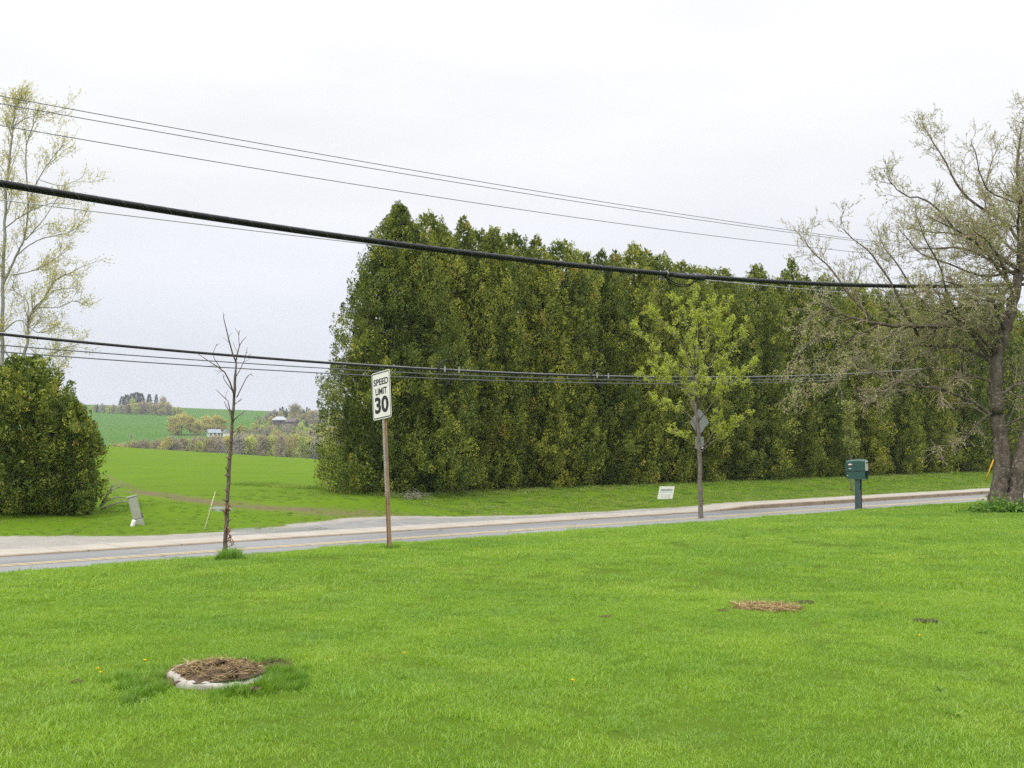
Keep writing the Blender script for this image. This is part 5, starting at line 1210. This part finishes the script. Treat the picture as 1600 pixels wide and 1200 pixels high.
def build_grass():
    rng = np.random.default_rng(90)
    near = [tuft('blade_tuft', 260, .16, .034, .0032, M['grass'], rng, .55) for _ in range(6)]
    far = [tuft('blade_tuft', 170, .22, .042, .0055, M['grass'], rng, .5) for _ in range(4)]
    vt = [tuft('blade_tuft', 110, .34, .15, .011, M['grass_verge'], rng, .5) for _ in range(5)]
    cl = [tuft('blade_tuft', 90, .10, .2, .007, M['grass_dark'], rng, .45) for _ in range(3)]
    def spread(n, y0, y1, dens, smax):
        Y = np.sqrt(rng.uniform(y0 ** 2, y1 ** 2, n)); X = rng.uniform(-1, 1, n) * (.60 * Y + 4.0); return X, Y
    P1, S1 = [], []
    def lawn_pts(y0, y1, per_m2):
        area = .60 * (y1 ** 2 - y0 ** 2) + 8.0 * (y1 - y0); X, Y = spread(int(area * per_m2), y0, y1, 0, 0)
        t, s = ts(X, Y); k = s < 19.5
        for c, rx, ry in bare[:1]: k &= ((X - c.x) ** 2 / (rx * .86) ** 2 + (Y - c.y) ** 2 / (ry * .9) ** 2) > 1
        for c, rx, ry in bare[1:]: k &= (((X - c.x) ** 2 / rx ** 2 + (Y - c.y) ** 2 / ry ** 2) > 1) | (rng.uniform(0, 1, len(X)) < .12)
        X, Y = X[k], Y[k]; t, s = ts(X, Y); sc = rng.uniform(.75, 1.25, len(X)) * (.85 + .35 * vnoise(X / 1.3, Y / 1.3, 9))
        sc *= np.where(rng.uniform(0, 1, len(X)) < .01, 1.6, 1.0)
        return np.stack([X, Y, lawn_z(t, s)], -1), sc
    a, b = lawn_pts(2.5, 12.5, 54); P1.append(a); S1.append(b)
    scatter('lawn_grass', np.concatenate(P1), np.concatenate(S1), near, 'short bright green grass of the near lawn', 3)
    a, b = lawn_pts(12.0, 34, 26); scatter('lawn_grass', a, b, far, 'short bright green grass towards the crest of the lawn', 4)
    # verge beyond the road, field entrance, foot of the hedge
    n = 15000; t = rng.uniform(-12, 78, n); s = 29 + 21 * rng.uniform(0, 1, n) ** 1.5
    k = (s > gravel_edge(t) - .25 + .8 * vnoise(t * .8, s * .8, 4)) & ~((s > 38.5) & (t > 26)); t, s = t[k], s[k]; x, y = xy(t, s)
    d = polydist(x, y, track); k = (d > .9) | (rng.uniform(0, 1, len(d)) < .2); t, s, x, y = t[k], s[k], x[k], y[k]
    sc = rng.uniform(.45, 1.0, len(x)) * np.where(s > 35.5, 1.1, .72) * np.where((t < 24), .5, 1.0)
    k = (t > 24) | (rng.uniform(0, 1, len(t)) < 1 - smooth(32, 44, s)); t, s, x, y, sc = t[k], s[k], x[k], y[k], sc[k]
    scatter('verge_grass', np.stack([x, y, field_z(t, s)], -1), sc, vt, 'uneven grass of the verge between the road and the hedge', 5)
    # tall clump at the foot of the bare sapling, and rank grass round the well cover
    c = on_ground(352, 874); n = 38; X = c.x + .09 + rng.normal(0, .13, n); Yy = c.y + rng.normal(-.05, .10, n); t, s = ts(X, Yy)
    scatter('grass_clump', np.stack([X, Yy, lawn_z(t, s)], -1), rng.uniform(.4, 1.0, n) * np.exp(-((X - c.x - .09) / .17) ** 2) + .15, cl, 'tall dark grass clump at the foot of the bare sapling', 6)
    c = on_ground(340, 1064); n = 190; a = rng.uniform(0, 6.28, n); r_ = .36 + np.abs(rng.normal(0, .16, n)); X = c.x + r_ * np.cos(a); Yy = c.y + r_ * np.sin(a) * .95
    k = ~((X - c.x > -.28) & (X - c.x < .08) & (Yy < c.y - .15)); X, Yy = X[k], Yy[k]; t, s = ts(X, Yy)
    scatter('grass_clump', np.stack([X, Yy, lawn_z(t, s)], -1), rng.uniform(.2, .55, len(X)), cl, 'rank dark grass growing round the concrete well cover', 7)
    P9 = []  # dark tufts added round posts and trunks to stand in for contact shadows
    for px, py, r_, n in ((609, 858, .10, 9), (1095, 814, .16, 12), (1343, 799, .17, 12), (1568, 799, .5, 26)):
        c = on_ground(px, py); a = rng.uniform(0, 6.28, n); q = r_ * rng.uniform(.6, 1.3, n); X = c.x + q * np.cos(a); Yy = c.y + q * np.sin(a); t, s = ts(X, Yy); P9.append(np.stack([X, Yy, lawn_z(t, s)], -1))
    P9 = np.concatenate(P9); scatter('grass_clump', P9, rng.uniform(.25, .55, len(P9)), cl, 'longer dark grass added as contact shade round the foot of posts and trunks', 8)
    # leafy weeds at the foot of the apple tree
    m = MB(); b = on_ground(1560, 800)
    for px, n, hh in ((1512, 90, .10), (1530, 150, .14), (1548, 300, .24), (1562, 300, .22), (1580, 240, .2), (1600, 240, .2), (1625, 200, .16)):
        c = on_ground(px, 801); pos = np.stack([c.x + rng.normal(0, .16, n), c.y - .12 + rng.normal(0, .13, n), c.z + np.abs(rng.normal(0, hh * .6, n))], -1); d = rng.normal(0, 1, (n, 3)); d[:, 2] = np.abs(d[:, 2])
        leaves(m, pos, d, .085, .05, rng, rng.normal(.5, .25, n), .3)
    tag(m.build('ground_weeds', M['weed_leaf'], None, False, b), 'leafy green weeds round the foot of the apple tree', 'weeds', None, 'stuff')

def build_haze():
    m = MB(); m.box((0, 640, 16), (2400, 1340, 88)); n = NT('haze_air'); v = n.N('ShaderNodeVolumePrincipled'); v.inputs['Color'].default_value = (.86, .91, 1, 1); v.inputs['Density'].default_value = .00019
    n.L(v.outputs[0], n.out.inputs['Volume']); o = m.build('haze', n.m); o['kind'] = 'stuff'; tag(o, 'thin pale haze that softens the far hills', 'haze', None, 'stuff')

build_hedge(); build_bushes()
build_dead_sapling(); build_spring_tree(); build_apple(); build_poplar(); build_small_sapling()
build_far_trees(); build_houses()
build_wires(); build_speed_sign(); build_warning_sign(); build_yard_sign(); build_mailbox(); build_pedestal(); build_small_things()
build_well_cover(); build_lawn_patches(); build_grass()
build_haze()
